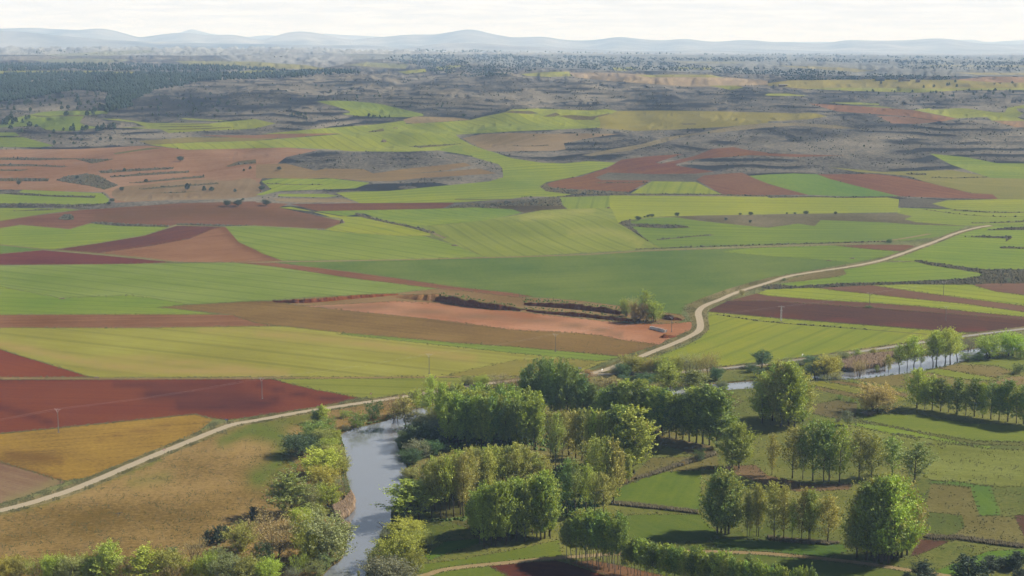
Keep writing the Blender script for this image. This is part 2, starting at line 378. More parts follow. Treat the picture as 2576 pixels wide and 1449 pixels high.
F('lime', 'far field', 'T2 90,495 300,475 570,468 610,515 380,522 150,512', c=('9cb080', 'a4b488'))
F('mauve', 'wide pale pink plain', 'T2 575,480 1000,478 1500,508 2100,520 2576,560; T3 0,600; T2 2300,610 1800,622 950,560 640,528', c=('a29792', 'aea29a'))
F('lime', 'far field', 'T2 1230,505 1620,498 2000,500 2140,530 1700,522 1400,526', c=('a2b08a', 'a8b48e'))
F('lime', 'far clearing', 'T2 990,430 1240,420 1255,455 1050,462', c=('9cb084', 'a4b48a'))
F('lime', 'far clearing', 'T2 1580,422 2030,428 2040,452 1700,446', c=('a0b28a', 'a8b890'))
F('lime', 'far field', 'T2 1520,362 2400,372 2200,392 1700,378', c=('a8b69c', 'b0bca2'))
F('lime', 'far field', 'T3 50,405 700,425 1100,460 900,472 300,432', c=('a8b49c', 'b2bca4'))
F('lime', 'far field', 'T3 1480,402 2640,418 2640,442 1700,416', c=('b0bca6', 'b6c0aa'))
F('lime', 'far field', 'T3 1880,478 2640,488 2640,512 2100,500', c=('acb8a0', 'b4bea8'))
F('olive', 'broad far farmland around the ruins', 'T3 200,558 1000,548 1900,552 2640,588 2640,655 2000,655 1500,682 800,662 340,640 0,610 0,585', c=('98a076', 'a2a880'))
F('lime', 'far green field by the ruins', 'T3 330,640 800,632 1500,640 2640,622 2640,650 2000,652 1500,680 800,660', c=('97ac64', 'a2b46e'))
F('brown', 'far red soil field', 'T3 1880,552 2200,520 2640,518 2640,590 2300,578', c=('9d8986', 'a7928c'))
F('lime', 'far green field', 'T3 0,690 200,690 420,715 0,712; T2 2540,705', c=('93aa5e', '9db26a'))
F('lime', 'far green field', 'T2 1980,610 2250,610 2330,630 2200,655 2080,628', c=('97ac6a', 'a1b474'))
# left hills
F('green', 'terraced green field below the pines', 'T0 110,945 400,880 560,865 900,862 1090,868 1080,892 880,905 840,920 800,980 850,1010 1010,1030 700,1072 450,1052 380,1010 0,1032 -100,1030 20,1000', c=('7c9a58', '8aa664'))
F('scrub', 'scrub step', 'T0 300,905 500,915 700,905 880,905 830,918 600,918 380,925', c=('6f7068', '7c7a70'))
F('green', 'green field at the foot of the hills', 'T0 -100,1130 240,1130 550,1215 400,1230 100,1230 -100,1190', c=('84a058', '92aa64'))
F('green', 'small green field', 'T0 -100,1075 150,1080 200,1115 -100,1122', c=('82a058', '90a864'))
F('lime', 'stepped green field on the hillside', 'T0 1000,942 1200,945 1500,985 2130,988 2420,960 2576,945; T1 0,948 200,990 0,1040; T0 2400,1052 2100,1062 1700,1087 1620,1050 1180,1030 1480,1030 1350,980', c=('8ca45a', '98ac64'))
F('lime', 'narrow green step', 'T0 1790,945 1860,935 2200,955 2320,970 2000,962', c=('90a65e', '9cb068'))
S('scrubd', 'bank', 'T0 1600,1000 1900,998 2120,990', 5, sm=1)
S('scrubd', 'bank', 'T0 1600,1022 1900,1022 2140,1018', 5, sm=1)
S('scrubd', 'bank', 'T0 1690,1052 2000,1045 2330,1028', 5, sm=1)
F('olive', 'dull green field', 'T0 1390,1168 1900,1130 2576,1132; T1 200,1140; T0 2576,1165 2000,1178 1510,1202', c=('868b68', '929672'))
# upper middle
F('green', 'green field climbing the hills', 'T1 580,765 900,760 1230,788 1480,848 1750,910 1480,930 1100,920 830,895 980,880 840,830 700,792', c=('7f9e58', '8ca864'), smooth=1)
F('lime', 'long bright field across the slope', 'T0 1500,1205 2000,1180 2576,1165; T1 300,1140 900,1095 60,1096 600,1045 1200,1000 1500,960 1510,995 1900,975 2160,955 2300,918 2500,880; T2 0,850 250,840 780,860 950,845 1060,865 990,895 860,915 890,985 880,1035 0,1070; T1 2010,1105 2060,1150 2180,1210 2350,1270 2420,1345 2130,1300 1830,1262 1500,1275 1000,1272 700,1250 300,1232 0,1240; T0 1890,1255', c=('8fa850', '9eb45c'), rows='T1 1100,1160 1250,1240')
F('brown', 'red strip above the bright field', 'T0 2000,1110; T1 0,1108 200,1095 850,1090 300,1140 0,1140; T0 2400,1136', c=('876d66', '947a72'))
F('scrubd', 'scrub bank', 'T1 1540,1222 1800,1205 2090,1192 1900,1215 1650,1235', c=('6f6e62', '807b6c'))
F('scrubd', 'scrub mound in the field', 'T1 1120,1075 1280,1040 1290,1068 1140,1080', c=('6f6e62', '807b6c'))
F('scrubt', 'pale mound', 'T1 1480,952 1600,920 2000,930 2160,952 1900,972 1600,992 1510,988', c=('958a7c', 'a29686'))
F('olive', 'wide dull green field', 'T2 1060,865 1500,860 1900,865 2576,880; T3 0,880 280,890 400,880 500,892 600,920 400,950 0,970; T2 2576,985 2140,1025 1700,1050 1250,1065 880,1040 890,985 860,915 990,895', c=('8d9666', '9aa072'))
F('scrubd', 'scrub mound', 'T2 460,915 600,905 800,920 990,885 960,905 850,930 820,955 640,955', c=('6f6e64', '7f7b6e'))
F('scrubd', 'scrub bank', 'T2 310,922 440,880 490,905 430,922', c=('6f6e64', '7f7b6e'))
F('scrubd', 'scrub bank', 'T2 0,860 200,868 270,890 160,895 0,885; T1 2500,880', c=('6f6e64', '7f7b6e'))
F('scrubd', 'scrub bank', 'T2 1690,990 1850,990 1850,1002 1720,1003', c=('6f6e64', '7f7b6e'))
F('mauve', 'bare pinkish field', 'T1 2080,1140 2250,1100 2576,1085; T2 0,1085 270,1095 700,1090 1080,1095 770,1140 520,1190 540,1250 450,1265 0,1270; T1 2576,1275 2350,1270 2180,1200', c=('8c8075', '9a8d82'))
S('scrubd', 'bank', 'T2 0,1215 200,1220 370,1208', 5, sm=1)
F('scrubt', 'dry yellow ridge', 'T2 700,1310 1000,1250 1300,1200 1550,1130 1900,1080 2300,1010 2576,985; T3 300,985 700,1010 900,1045 600,1040 300,1010 0,1030; T2 2300,1060 2000,1090 1750,1120 1500,1190 1200,1260 800,1320', c=('7c7972', '8e8a82'))
F('brown', 'red soil on the far slope', 'T3 410,790 900,815 1250,840 1450,855 1650,895 1900,940 1750,970 1400,920 1000,890 700,870 480,810', c=('876e6a', '937872'))
F('brown', 'red soil on the far slope', 'T3 1090,912 1400,925 1740,970 1500,995 1250,990', c=('887270', '937b76'))
F('lime', 'thin green field', 'T3 600,780 900,778 1130,792 1110,806 850,800', c=('8ea65c', '9aaf66'))
F('lime', 'thin green field', 'T3 930,812 1120,818 1300,836 1080,828', c=('8ea65c', '9aaf66'))
F('lime', 'winding green field', 'T3 1460,855 1640,835 1630,855 1900,835 2000,840 2300,880 2380,880 2410,830 2576,805 2640,800 2640,826 2500,840 2520,870 2576,885 2510,930 2600,965 2250,962 2200,925 1900,940 1750,910 1600,880', c=('93aa5a', '9fb466'))
F('brown', 'red soil strip', 'T3 2260,965 2640,968 2640,1030 2500,1030', c=('8f7c76', '9a867e'))
# brown stepped hills on the left
F('brown', 'brown stepped hill field', 'P -760,378 -60,377 0,376 200,375 370,366 475,377 644,373 719,371 800,378 720,395 700,410 690,420 665,440 655,455 645,470 660,480 640,490 560,497 420,503 290,510 280,500 270,488 262,483 150,481 57,477 -60,470 -760,470', c=('8f7266', 'a0857a'), rows='P 300,430 420,420')
F('mauve', 'greyish bare slope', 'U0 1200,240 1500,220 2000,165 2300,190 2500,150 2576,180; U1 60,230 20,320; U0 2576,350 2200,370 1500,380 1200,400 1100,310', c=('85766a', '948578'), smooth=1)
for lab, s in (('bank', 'U0 -60,135 500,160 480,190 -60,172'), ('mound', 'U0 560,180 650,140 870,110 1000,130 1080,180 1190,230 1050,275 900,235 700,205'), ('bank', 'U0 990,85 1400,62 1750,48 1740,66 1200,97 1020,110'),
               ('bank', 'U0 1110,140 1400,110 1900,82 1900,102 1500,127 1120,152'), ('bank', 'U0 1290,205 1700,163 2050,132 2060,152 1700,182 1400,207'), ('bank', 'U0 1400,265 1700,238 2200,202 2200,217 1850,242 1450,272'),
               ('bank', 'U0 1460,310 2030,288 1800,307'), ('bank', 'T0 -60,1305 700,1340 1150,1350 930,1395 760,1350 400,1362 -60,1335'), ('bank', 'T0 -60,1398 300,1400 700,1422 620,1432 350,1422 -60,1415'),
               ('bank', 'U0 -60,62 300,72 200,85 -60,85'), ('bank', 'U0 2280,40 2450,0 2576,-20 2576,10 2400,25 2300,45')):
    F('scrubd', 'dark scrub ' + lab, s)
F('grass', 'grassy bank', 'T0 1140,1290 1500,1235 1640,1240 1400,1265 1160,1302', c=('6f7f52', '7d8a5e'))
F('grass', 'grassy bank', 'T0 2270,1420 2400,1370 2576,1350 2576,1370 2400,1395 2300,1425', c=('6a7256', '7a7e62'))
F('green', 'green field on the left edge', 'U0 -60,325 150,318 230,275 600,290 1030,310 1100,370 1080,412 700,426 300,420 -60,412', c=('87a64c', '94b058'))
F('scrubd', 'dark bank', 'U0 20,312 200,303 500,328 960,338 950,356 600,347 150,325', c=('4c4a42', '605b50'))
F('scrubd', 'dark bank', 'U0 -60,403 400,412 700,424 1090,412 900,440 700,452 300,440 -60,432', c=('52504a', '676256'))
F('green', 'lower green field on the left edge', 'U0 -60,434 640,462 800,476 450,515 0,588 -60,595', c=('86a24e', '93ac5a'))
F('scrubd', 'dark bank', 'U0 90,490 400,472 640,464 500,478 250,488')
F('scrubd', 'dark bank', 'U0 750,462 850,455 940,463 820,470')
# mesa and centre
F('mauve', 'bare field on the low mesa', 'U1 0,20 300,10 600,82 700,60 1080,65 1180,110 1450,70; T1 1480,1449 2100,1385; U1 2170,30 1900,80 1450,122 2000,82 2250,60 2420,110 1900,142 1600,162 1350,190 1100,185 850,165 700,155 450,165 170,155 0,160', c=('857568', '93836f'))
F('green', 'stepped green field', 'U1 50,190 180,160 650,165 750,160 1150,205 1000,260 750,270 250,285 60,330 0,325 150,270 100,220', c=('88a84a', '97b256'))
S('scrubd', 'bank', 'U1 100,212 400,222 670,224', 4, sm=1)
F('green', 'small green strip', 'U1 230,315 700,315 830,335 700,350 220,340', c=('88a84a', '97b256'))
F('scrubt', 'pale strip', 'U1 170,360 880,362 1000,400 400,402 200,385', c=('8d8172', '9a8d7c'))
F('green', 'green valley field', 'P 1101,378 1150,366 1176,386 1233,380 1288,398 1360,409 1420,411 1480,405 1555,409 1513,426 1448,444 1373,459 1357,469 1373,481 1438,489 1403,495 1330,494 1288,500 1154,509 906,511 869,496 844,485 894,482 981,480 1106,468 1231,456 1266,446 1264,424 1254,413 1206,400 1176,390', c=('83a24c', '94ae58'), rows='P 900,495 1200,480')
S('dark', 'thin soil strip in the valley field', 'U1 2000,370 2576,372; U2 60,372', 5, sm=1)
F('dark', 'dark purple ploughed strip', 'U1 350,418 900,410 2000,403 1880,462 1300,478 620,488', c=('6a5048', '7a5d54'))
F('scrubd', 'scrub hump', 'U1 1860,470 2100,415 2576,388; U2 400,348 480,350 510,430 575,462 300,480 140,507 0,482; U1 2400,458 2000,472', c=('6a675c', '7d786a'))
F('scrub', 'dark slope of the scrub hump', 'U2 -200,440 300,435 520,440 575,462 300,480 140,507 0,482', c=('5e5c52', '6f6b5e'))
# red fields right of centre
F('red', 'red ploughed hill field', 'T2 940,1449 1100,1355 1400,1318 1720,1298 1450,1385 1500,1395 1830,1320 2020,1245 2230,1228 2340,1252 2576,1285; T3 0,1292 800,1315 300,1328; T2 2400,1310 1850,1350 1650,1400; U2 1650,30 2040,92 1850,112 1400,116 970,100 840,150 900,176 1390,180 1180,297 900,282 500,262 380,245 340,215 500,170 700,140 900,72 ', c=('745850', '84665c'))
F('scrubd', 'scrub bank along the red field', 'U2 275,240 340,205 380,245 500,262 900,285 1180,300 1150,312 700,318 560,318 340,288', c=('6f6c5e', '827c6c'))
S('scrubd', 'bank in the red field', 'U2 840,205 1100,202 1390,204', 4, sm=1)
F('scrubt', 'scrub step in the red fields', 'U2 840,150 970,102 1400,118 1850,114 2040,96 2000,130 1860,160 1850,196 1410,190 1390,180 900,176', c=('63676c', '7c7d7c'))
F('lime', 'small yellow green field', 'U2 1410,188 1855,196 2000,270 2110,318 1700,316 1190,312', c=('8fa850', '9eb45c'))
F('red', 'red ploughed field', 'U2 1855,172 1930,130 2310,100 2400,140 2576,212; U3 0,215 200,270 410,326 0,326; U2 2576,332 2130,326 1960,232', c=('765a52', '85685f'), rows='U2 1960,200 2576,325')
F('deep', 'fresh green field between red fields', 'U2 2385,135; U3 0,120 250,110 490,118 620,165 900,238 1330,340 800,342 410,326 200,270 0,212; U2 2480,175', c=('6f9a4c', '7fa458'), rows='U3 100,150 900,300')
F('brown', 'long red ploughed field', 'U3 500,118 1080,115 1300,140 1560,190 1800,250 2050,310 2260,320 2315,367 1800,357 1330,340 900,237 620,165', c=('7c5c54', '8c6a60'), rows='U3 650,150 1900,340')
F('olive', 'dull green field below the hills', 'U3 600,45 1150,95 1840,75 2150,128 2240,155 2700,210 2700,372 2315,367 2260,320 2050,308 1560,188 1420,135 1150,112 900,95', c=('879460', '949e6c'))
F('green', 'bright green field on the right slope', 'T3 1630,1295 2000,1330 2300,1390 2700,1425; U3 2700,215 2240,155 2150,125 1840,20', c=('7fa252', '8fac5e'))
F('scrubd', 'dark bank', 'U3 1380,110 1600,108 1590,126 1420,124')
S('scrubd', 'bank', 'U3 1640,150 1900,158 2220,145', 4, sm=1)
F('lime', 'long yellow green field', 'U2 980,330 2576,345; U3 0,355 1150,345 1320,370 1305,503 0,520; U2 2576,522 1480,545 1190,575 1070,610 1000,460 985,460', c=('96ae52', 'a4b85c'), rows='U2 1200,400 2500,420')
F('green', 'small green field', 'U2 480,350 980,335 985,460 560,465 510,430', c=('7f9e54', '8ca860'))
S('scrubd', 'bank below the red fields', 'U2 480,345 880,330 1100,322 1700,318 2130,326 2576,340; U3 400,342 800,352 1330,345', 7, sm=1)
F('scrub', 'scrub patch', 'U3 1330,365 1500,355 1800,380 1650,415 1850,465 1310,440', c=('66676a', '767672'))
F('lime', 'wide green field on the right', 'U3 1800,380 1650,415 1850,468 2300,500 2700,490 2700,370 2315,369', c=('8fa850', '9eb45c'))
F('green', 'wide green field on the right', 'U3 1310,455 1850,470 2300,505 2700,495 2700,590 2230,635 1980,640 1500,603 1370,572 1450,542 1300,508', c=('86a44e', '94ae5a'))
S('scrubd', 'dark bank', 'U3 1850,478 2000,490 2300,505 2700,498', 8, sm=1)
S('scrubd', 'dark bank', 'U3 1560,470 1900,520 2300,548 2700,545', 3, sm=1)
S('scrubd', 'dark bank', 'U3 2050,610 2300,605 2700,588', 6, sm=1)
# centre left
F('brown', 'brown hill field with three oaks', 'U0 -60,600 0,588 300,540 800,480 1300,445 1800,410 2576,390; U1 0,400 330,415 230,455 500,510 870,590 860,610 700,667 640,665 0,635; U0 2576,632 1780,620 1700,645 900,612 700,670 200,627 0,662 -60,670', c=('7a5c50', '896a60'), wear=('6e5a55', ), rows='U0 1000,580 2500,560')
wear(len(FIELDS) - 1, 'U0 1000,570 1500,510 2100,480 2576,520; U1 300,560 700,620', 22, 0.8)
F('scrubd', 'grassy mound in the brown field', 'U0 580,570 640,525 700,518 745,540 740,575 660,580', c=('44503a', '566048'))
F('green', 'green field', 'U0 -60,665 0,660 200,628 700,672 900,615 1700,650 1450,732 1000,807 550,872 430,873 0,830 -60,825', c=('84a44c', '93ae58'), rows='U0 100,740 1200,700')
F('scrubd', 'dark hedge bank', 'U0 900,600 1000,600 1300,618 1700,634 1690,648 1200,640 960,618', c=('3c4232', '50523e'))
F('scrubd', 'dark hedge bank', 'U0 1770,618 2000,616 2260,628; U1 0,634; U0 2260,640 2000,634 1780,628', c=('3c4232', '50523e'))
F('deep', 'small green wedge', 'U0 -60,832 0,834 430,878 0,916 -60,920', c=('6f9450', '7d9e5a'))
F('dark', 'dark purple ploughed field', 'U0 560,876 1000,812 1450,737 1780,636 2260,645 2150,665 1900,770 1500,842 1000,912', c=('64483a', '745041'), rows='U0 700,880 1700,700')
F('brown', 'light brown worked field', 'U0 1000,912 1500,842 1900,770 2150,665 2260,645 2330,700 2400,800 2576,880; U1 60,915 275,988 0,1000; U0 2500,1002 1800,1003 1500,965', c=('8a6656', '9c7866'), rows='U0 1300,900 2300,790', wear=('7a584b',))
wear(len(FIELDS) - 1, 'U0 2250,660 2380,800; U1 0,900 200,975', 9, 0.9)
F('red', 'dark red ploughed wedge', 'U0 -60,925 0,920 430,882 1100,940 1740,1003 1300,1022 0,1030 -60,1030', c=('6d3d2e', '7d4a38'), rows='U0 100,960 1500,1000')
S('track', 'grassy track', 'U0 -60,820 430,872 1000,915 1500,966 1800,1003', 4.0, c=('7c7a56', '90896a'), sm=1)
F('green', 'broad green field', 'U0 2270,645; U1 0,640 700,678 1000,710 1700,740 2000,830 2300,950 1400,980 270,988 60,915; U0 2576,880 2400,800', c=('82a254', '90ac5e'), rows='U1 100,760 1400,960', tram=0.016)
F('lime', 'yellow green slope', 'U1 230,455 350,445 520,480 740,545 850,560 870,590 860,612 700,678 1000,712 1500,740 1750,735 1760,705 1300,600 1080,550 860,540 620,500', c=('92ac4a', 'a2b656'), rows='U1 900,600 1400,700')
F('deep', 'green slope above the bank', 'U1 600,490 1800,465 2200,453 2576,470; U2 100,505; U1 2576,530 2300,582 1610,652 1300,585 1080,510 900,540', c=('7ba04a', '8aaa56'), rows='U1 1700,520 2400,600', tram=0.02)
F('lime', 'striped yellow green field', 'U1 1610,652 2300,582 2576,535; U2 150,507 300,480 600,465 1000,460 1070,610 1200,690 1380,800 1520,866 0,950; U1 2300,952 2000,832 1760,720', c=('859e58', '93aa60'), rows='U2 0,620 500,880', wear=('a3a668',))
wear(len(FIELDS) - 1, 'U2 100,560 500,520 800,480', 7, .8); wear(len(FIELDS) - 1, 'U2 600,700 1000,680 1300,820', 8, .7)
S('scrubd', 'narrow dark bank in the green slope', 'U1 1030,515 1090,548 1300,595 1600,655 1780,710', 7, sm=1)
S('scrubt', 'pale path', 'U1 1780,710 1900,760', 4, sm=1)
F('green', 'green mound field', 'U2 1190,590 1400,560 1638,552 1900,590 2350,635 2576,655; U3 0,655 300,615 530,580 1200,605 1500,625 1950,640 1990,640 1900,690 1780,740 1400,785 560,810 0,830; U2 1520,870 1380,800 1200,660', c=('76984a', '84a454'), rows='U3 200,700 1200,700')
F('scrub', 'scrub strip with dark oaks', 'U2 1480,547 1900,533 2576,522; U3 0,521 1300,510 1450,540 1370,570 1500,602 1980,636 1500,627 1200,604 530,579 470,640 300,614 0,654; U2 2350,633 1900,588 1638,551', c=('6b695f', '7e796d'))
F('scrubd', 'crescent scrub bank', 'U2 1065,610 1190,572 1200,615 1400,622 1700,632 1800,655 1600,663 1350,655 1200,640 1380,800 1150,650')
S('scrubd', 'thin bank', 'U2 1460,778 1750,750 2030,728', 4, sm=1)
F('deep', 'wide dark green field', 'U1 200,1005 1000,992; U2 0,957 800,930 1400,890 2576,855; U3 0,852 650,835 1330,898 1200,945 850,1010 400,1090 0,1160; U2 2200,1300 1900,1385 1740,1430; M2 1700,145 1520,140 1400,110 1100,60 600,10; U2 400,1370 150,1350; U1 2576,1312 2000,1250 1500,1175 1000,1105', c=('66894e', '779458'), rows='U2 100,1050 1400,1000')
F('green', 'lighter green field', 'U2 2300,870; U3 0,852 650,835 1000,870 1330,898 1200,945 850,1010 700,990 0,940; U2 2100,900', c=('7b9e4a', '89aa54'))
F('brown', 'small purple soil patch', 'U3 680,836 1000,825 1400,828 1520,845 1340,893 1000,870', c=('77594d', '846558'))
S('track', 'field track', 'P 590,661 694,658.5 900,656 1288,646.5 1488,640 1638,630 1932,620 2094,615 2232,606 2290,597 2340,588', 5, c=('8c8062', 'a0937a'), sm=1)
S('scrubd', 'hedge bank along the track', 'P 1600,627 1700,623 1932,615.5 2094,611.5 2250,607', 5, sm=1)
F('green', 'broad pale green field', 'P -60,668 0,668 300,664 590,661 640,663 760,681 900,701 1010,715 1103,726 1001,737 894,742 794,747 684,755 620,758 520,764 475,766 375,749 325,742 170,750 150,749 0,721 -60,705', c=('80a058', '8eac64'), rows='U0 100,1080 2400,1350', tram=0.014)
F('green', 'lower green field', 'P -60,705 0,721 150,749 325,742.5 400,752 475,765.5 400,773 450,778 550,791 250,791 -60,794', c=('7fa248', '8eac54'), rows='M0 0,60 1500,120')
F('brown', 'long diagonal soil strip', 'P 588,660 694,661 894,686 1019,703 1144,721.5 1288,737 1340,746 1300,748 1169,732 1103,726 894,701 700,672', c=('7d5848', '8d6858'), rows='P 700,670 1200,730')
# quarry and middle fields
F('scrubt', 'broken ground along the quarry edge', 'P 684,756 794,748 894,743 1001,737 1103,726 1169,732 1300,748 1388,751 1463,757 1563,770 1640,782 1713,791 1725,800 1700,815 1588,812 1413,797 1288,782 1229,778 994,758 894,764 764,770', c=('8a7358', '9d8569'))
F('brown', 'brown soil strip', 'P -60,794 250,791 550,791 585,793 640,812 700,820 620,821 325,825 -60,823', c=('84604e', '98725f'), rows='M0 0,240 2200,200')
F('tan', 'long olive brown field', 'P 400,773 475,767 620,759 684,757 764,770 919,786 1069,801 1219,820 1288,830 1438,837 1513,844 1563,855 1613,861 1660,867 1640,873 1600,885 1570,895 1560,897 1438,885 1288,872 1156,863 1019,851 869,838 719,821 690,820 640,812 585,793 520,785 450,778', c=('7b6545', '8c7450'), rows='P 600,785 1500,880')
F('pink', 'pink quarry floor', 'P 764,770 894,764 994,757 1101,762 1160,770 1229,779 1288,782 1413,796 1513,807 1588,813 1663,815 1713,812 1750,808 1750,827 1713,840 1678,855 1661,867 1613,861 1563,855 1513,844 1438,837 1288,830 1219,820 1069,801 919,786', wear=('8e7463',), rows='P 800,770 1500,840')
wear(len(FIELDS) - 1, 'P 800,773 960,775 1200,796 1300,803 1450,818 1560,842', 6, 0.9)
F('green', 'thin green strip', 'P 854,841 869,838 1019,851 1156,863.5 1288,872 1438,885 1560,897 1535,906 1500,908 1413,900 1288,888 1144,872 994,856', c=('7da046', '8aaa52'))
F('lime', 'great yellow green field with tan bands', 'P -60,823 325,825 620,821 719,821 869,838 854,841 994,856 1144,872 1288,888 1413,900 1500,908 1535,906 1510,915 1460,935 1440,945 1160,947.5 844,949 644,948.5 250,950 228,948 117,914 30,888 0,878 -60,862', c=('969550', 'a2a258'), calm=0, rows='M0 0,330 2576,620', tram=0.012, wear=('ad9a66',))
_f = len(FIELDS) - 1
wear(_f, 'M0 -60,430 300,500 700,590 1000,660 1500,700 2576,730; M1 300,745', 9, 0.95); wear(_f, 'M0 900,610 1500,590 2000,640 2576,700', 7, 0.9); wear(_f, 'M1 0,330 500,380 1200,450 1900,550 2200,590', 9, 0.85); wear(_f, 'M0 2000,310 2576,330; M1 300,330', 6, .6)
F('olive', 'olive corner field', 'P 1119,944 1200,927 1290,907 1400,902 1500,909 1458,930 1300,947 1160,948', c=('8b8f4e', '999c5a'), rows='P 1130,940 1450,910')
F('red', 'red ploughed wedge', 'P -60,866 0,879 30,889 117,915 228,949 -60,950', c=('7e4733', '894f3c'), rows='M0 0,600 800,760')
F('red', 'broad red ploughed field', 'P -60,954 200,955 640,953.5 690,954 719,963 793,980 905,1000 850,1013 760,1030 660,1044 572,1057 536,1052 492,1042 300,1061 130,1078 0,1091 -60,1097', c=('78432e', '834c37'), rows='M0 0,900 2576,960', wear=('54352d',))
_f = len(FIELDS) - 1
wear(_f, 'M0 1150,850 1500,860 2400,830', 8, 0.7); wear(_f, 'M0 1500,950 1900,960 2400,960 2576,1010', 20, 0.7); wear(_f, 'M0 1800,1060 2300,1080 2576,1060; M1 200,1000', 14, .9); wear(_f, 'M1 0,850 400,950 900,1010', 5, .9); wear(_f, 'M0 -60,1060 300,1160 520,1240', 8, .7); wear(_f, 'M0 -60,815 1000,830', 4, .6)  # soft strokes of a darker brown across the ploughed soil
F('lime', 'green wedge by the road', 'P 690,954 844,952 1160,949.5 1300,948 1300,956 1190,962 1050,986 960,1000 905,1001 793,980 719,963', c=('8a9c4a', '98a956'), rows='M1 300,860 1500,900')
S('track', 'field track', 'P -60,951.5 250,952 460,952.5 644,951 844,950.5 1000,949.5 1160,948', 3.4, c=('8d7a5a', 'a28d6e'), sm=1)
F('ochre', 'ochre stubble field', 'P -60,1098 0,1092 130,1079 300,1062 492,1043 536,1055 500,1085 450,1108 380,1140 300,1172 240,1197 165,1210 150,1208 0,1162 -60,1140', rows='B0 100,150 1400,60', wear=('71533c',))
wear(len(FIELDS) - 1, 'B0 100,240 350,260 600,280', 12, .6); wear(len(FIELDS) - 1, 'B0 0,320 400,430 600,490', 7, .8); wear(len(FIELDS) - 1, 'M0 1000,1400 1300,1330 1700,1280', 5, .5)
F('mauve', 'mauve bare field corner', 'P -60,1140 0,1162 150,1208 165,1212 130,1225 60,1250 0,1268 -60,1280', c=('84685a', '97806c'), rows='B0 0,400 500,520', wear=('938a66',))
wear(len(FIELDS) - 1, 'B0 550,510 400,600 100,690', 12, 1.0)
# right side of the road
F('green', 'green field right of the road', 'P 2489,568 2700,550 2700,680 2540,683 2482,678 2407,671 2302,657 2225,655 2257,645 2307,627 2357,609 2407,588', c=('7fa44a', '8dae56'), rows='U3 1500,850 2500,900')
F('scrubd', 'dark bank', 'U3 2180,682 2450,650 2700,655 2700,668 2400,680', c=('4d4d40', '625e4e'))
F('scrubd', 'dark bank', 'U3 1980,748 2200,738 2440,742 2460,755 2390,800 2400,765 2200,757', c=('4d4d40', '625e4e'))
F('scrubd', 'dark bank', 'U3 2320,850 2450,850 2700,880 2700,900 2350,865', c=('4d4d40', '625e4e'))
F('green', 'green field below the bank', 'P 2215,660 2302,659 2407,675 2462,683 2473,692 2432,700 2307,708 2107,713 2007,721 1947,716 2032,706 2127,691 2122,678 2169,671', c=('7da246', '8cac52'), rows='U3 900,1200 2000,1150')
F('scrubd', 'dark scrub bank', 'U3 1465,990 1500,982 1900,1040 2200,1075 2700,1070 2700,1220 2060,1230 1700,1228 1070,1232 500,1262 0,1278 -80,1260 60,1228 300,1245 700,1216 1500,1196 2000,1166 2170,1136 2120,1110 1900,1075 1600,1030', c=('56523f', '6c664f'))
F('lime', 'bright strip', 'P 1905,738 1932,728 2044,724 2107,731 2282,750 2432,765 2576,785 2700,805 2700,815 2576,797 2432,783 2307,770 2182,761 2069,755 1932,744', c=('93ae46', 'a1b850'), rows='U3 200,1300 1400,1400')
F('brown', 'brown ploughed strip', 'P 2057,724 2194,717.5 2307,734 2432,751 2576,769 2700,785 2700,805 2576,785 2432,765 2282,750 2107,731', c=('735850', '80645a'), rows='U3 900,1260 2200,1390')
F('lime', 'bright strip', 'P 2194,717.5 2300,715 2357,716 2447,716 2459,721 2507,734 2576,742.5 2700,756 2700,785 2576,769 2432,751 2307,734', c=('90ac46', '9eb650'), rows='U3 1200,1240 2400,1370')
F('brown', 'brown field on the edge', 'P 2447,716 2490,713 2700,709 2700,756 2576,742 2507,734 2460,721', c=('745a54', '81665e'))
F('brown', 'brown ploughed band', 'P 1830,757 1905,738 1932,744 2069,755 2182,761 2307,770 2432,783 2576,797 2700,815 2700,825 2576,804 2182,774 1932,757', c=('6c504a', '785c54'))
F('dark', 'dark ploughed field', 'P 1785,779 1830,757 1932,757 2182,774 2576,804 2700,822 2700,824 2576,830 2447,837 2407,835 2307,827 2132,814 1932,798 1783,784', c=('523a36', '64483f'), rows='M3 0,80 2200,300', wear=('6f463c',))
wear(len(FIELDS) - 1, 'M3 0,160 800,215 1500,270 2200,310', 4, .9)
F('lime', 'round bright green field', 'P 1783,785 1932,799 2132,814.5 2307,828 2407,836 2450,838 2407,849 2332,858 2232,870 2144,882 2017,903 1932,908 1820,923 1788,917 1688,903 1650,897 1713,875 1763,851 1779,830 1782,802', c=('8ea63e', '9cae4c'), rows='M2 1950,450 2500,250', tram=0.02)
S('scrubd', 'thin bank', 'P 1800,791 1932,811 2132,825 2332,841', 1.8, sm=1)
# flood plain right of the river
F('grass', 'flood plain pasture', 'P 1640,905 1820,925 1932,910 2144,886 2332,862 2450,842 2700,815 2700,1800 -200,1800 -200,1600 0,1500 800,1449 1000,1040 1200,975 1463,942', c=('6b8240', '84964e'))
F('meadow', 'dry meadow left of the river', 'P -200,1300 0,1284 62,1269 125,1250 182,1232 250,1204 325,1172 400,1140 475,1110 537,1082 587,1066 644,1058 744,1038 819,1027 894,1015 964,1006 1030,1000 1060,1040 1010,1100 980,1250 950,1449 900,1800 -200,1800', wear=('6d7a3c',))
_f = len(FIELDS) - 1
wear(_f, 'P 640,1080 720,1100 700,1170 650,1200', 28, 1.0); wear(_f, 'P 560,1110 640,1075 800,1045', 16, 0.9); wear(_f, 'P 0,1292 120,1265 260,1212 400,1155', 4, 0.8); wear(_f, 'P 330,1215 420,1200', 14, .5)
F('lush', 'bright green river edge', 'B1 250,170 330,60 400,100 300,150 260,230 420,330 400,400 300,280 240,220', c=('6b8638', '7a9044'))
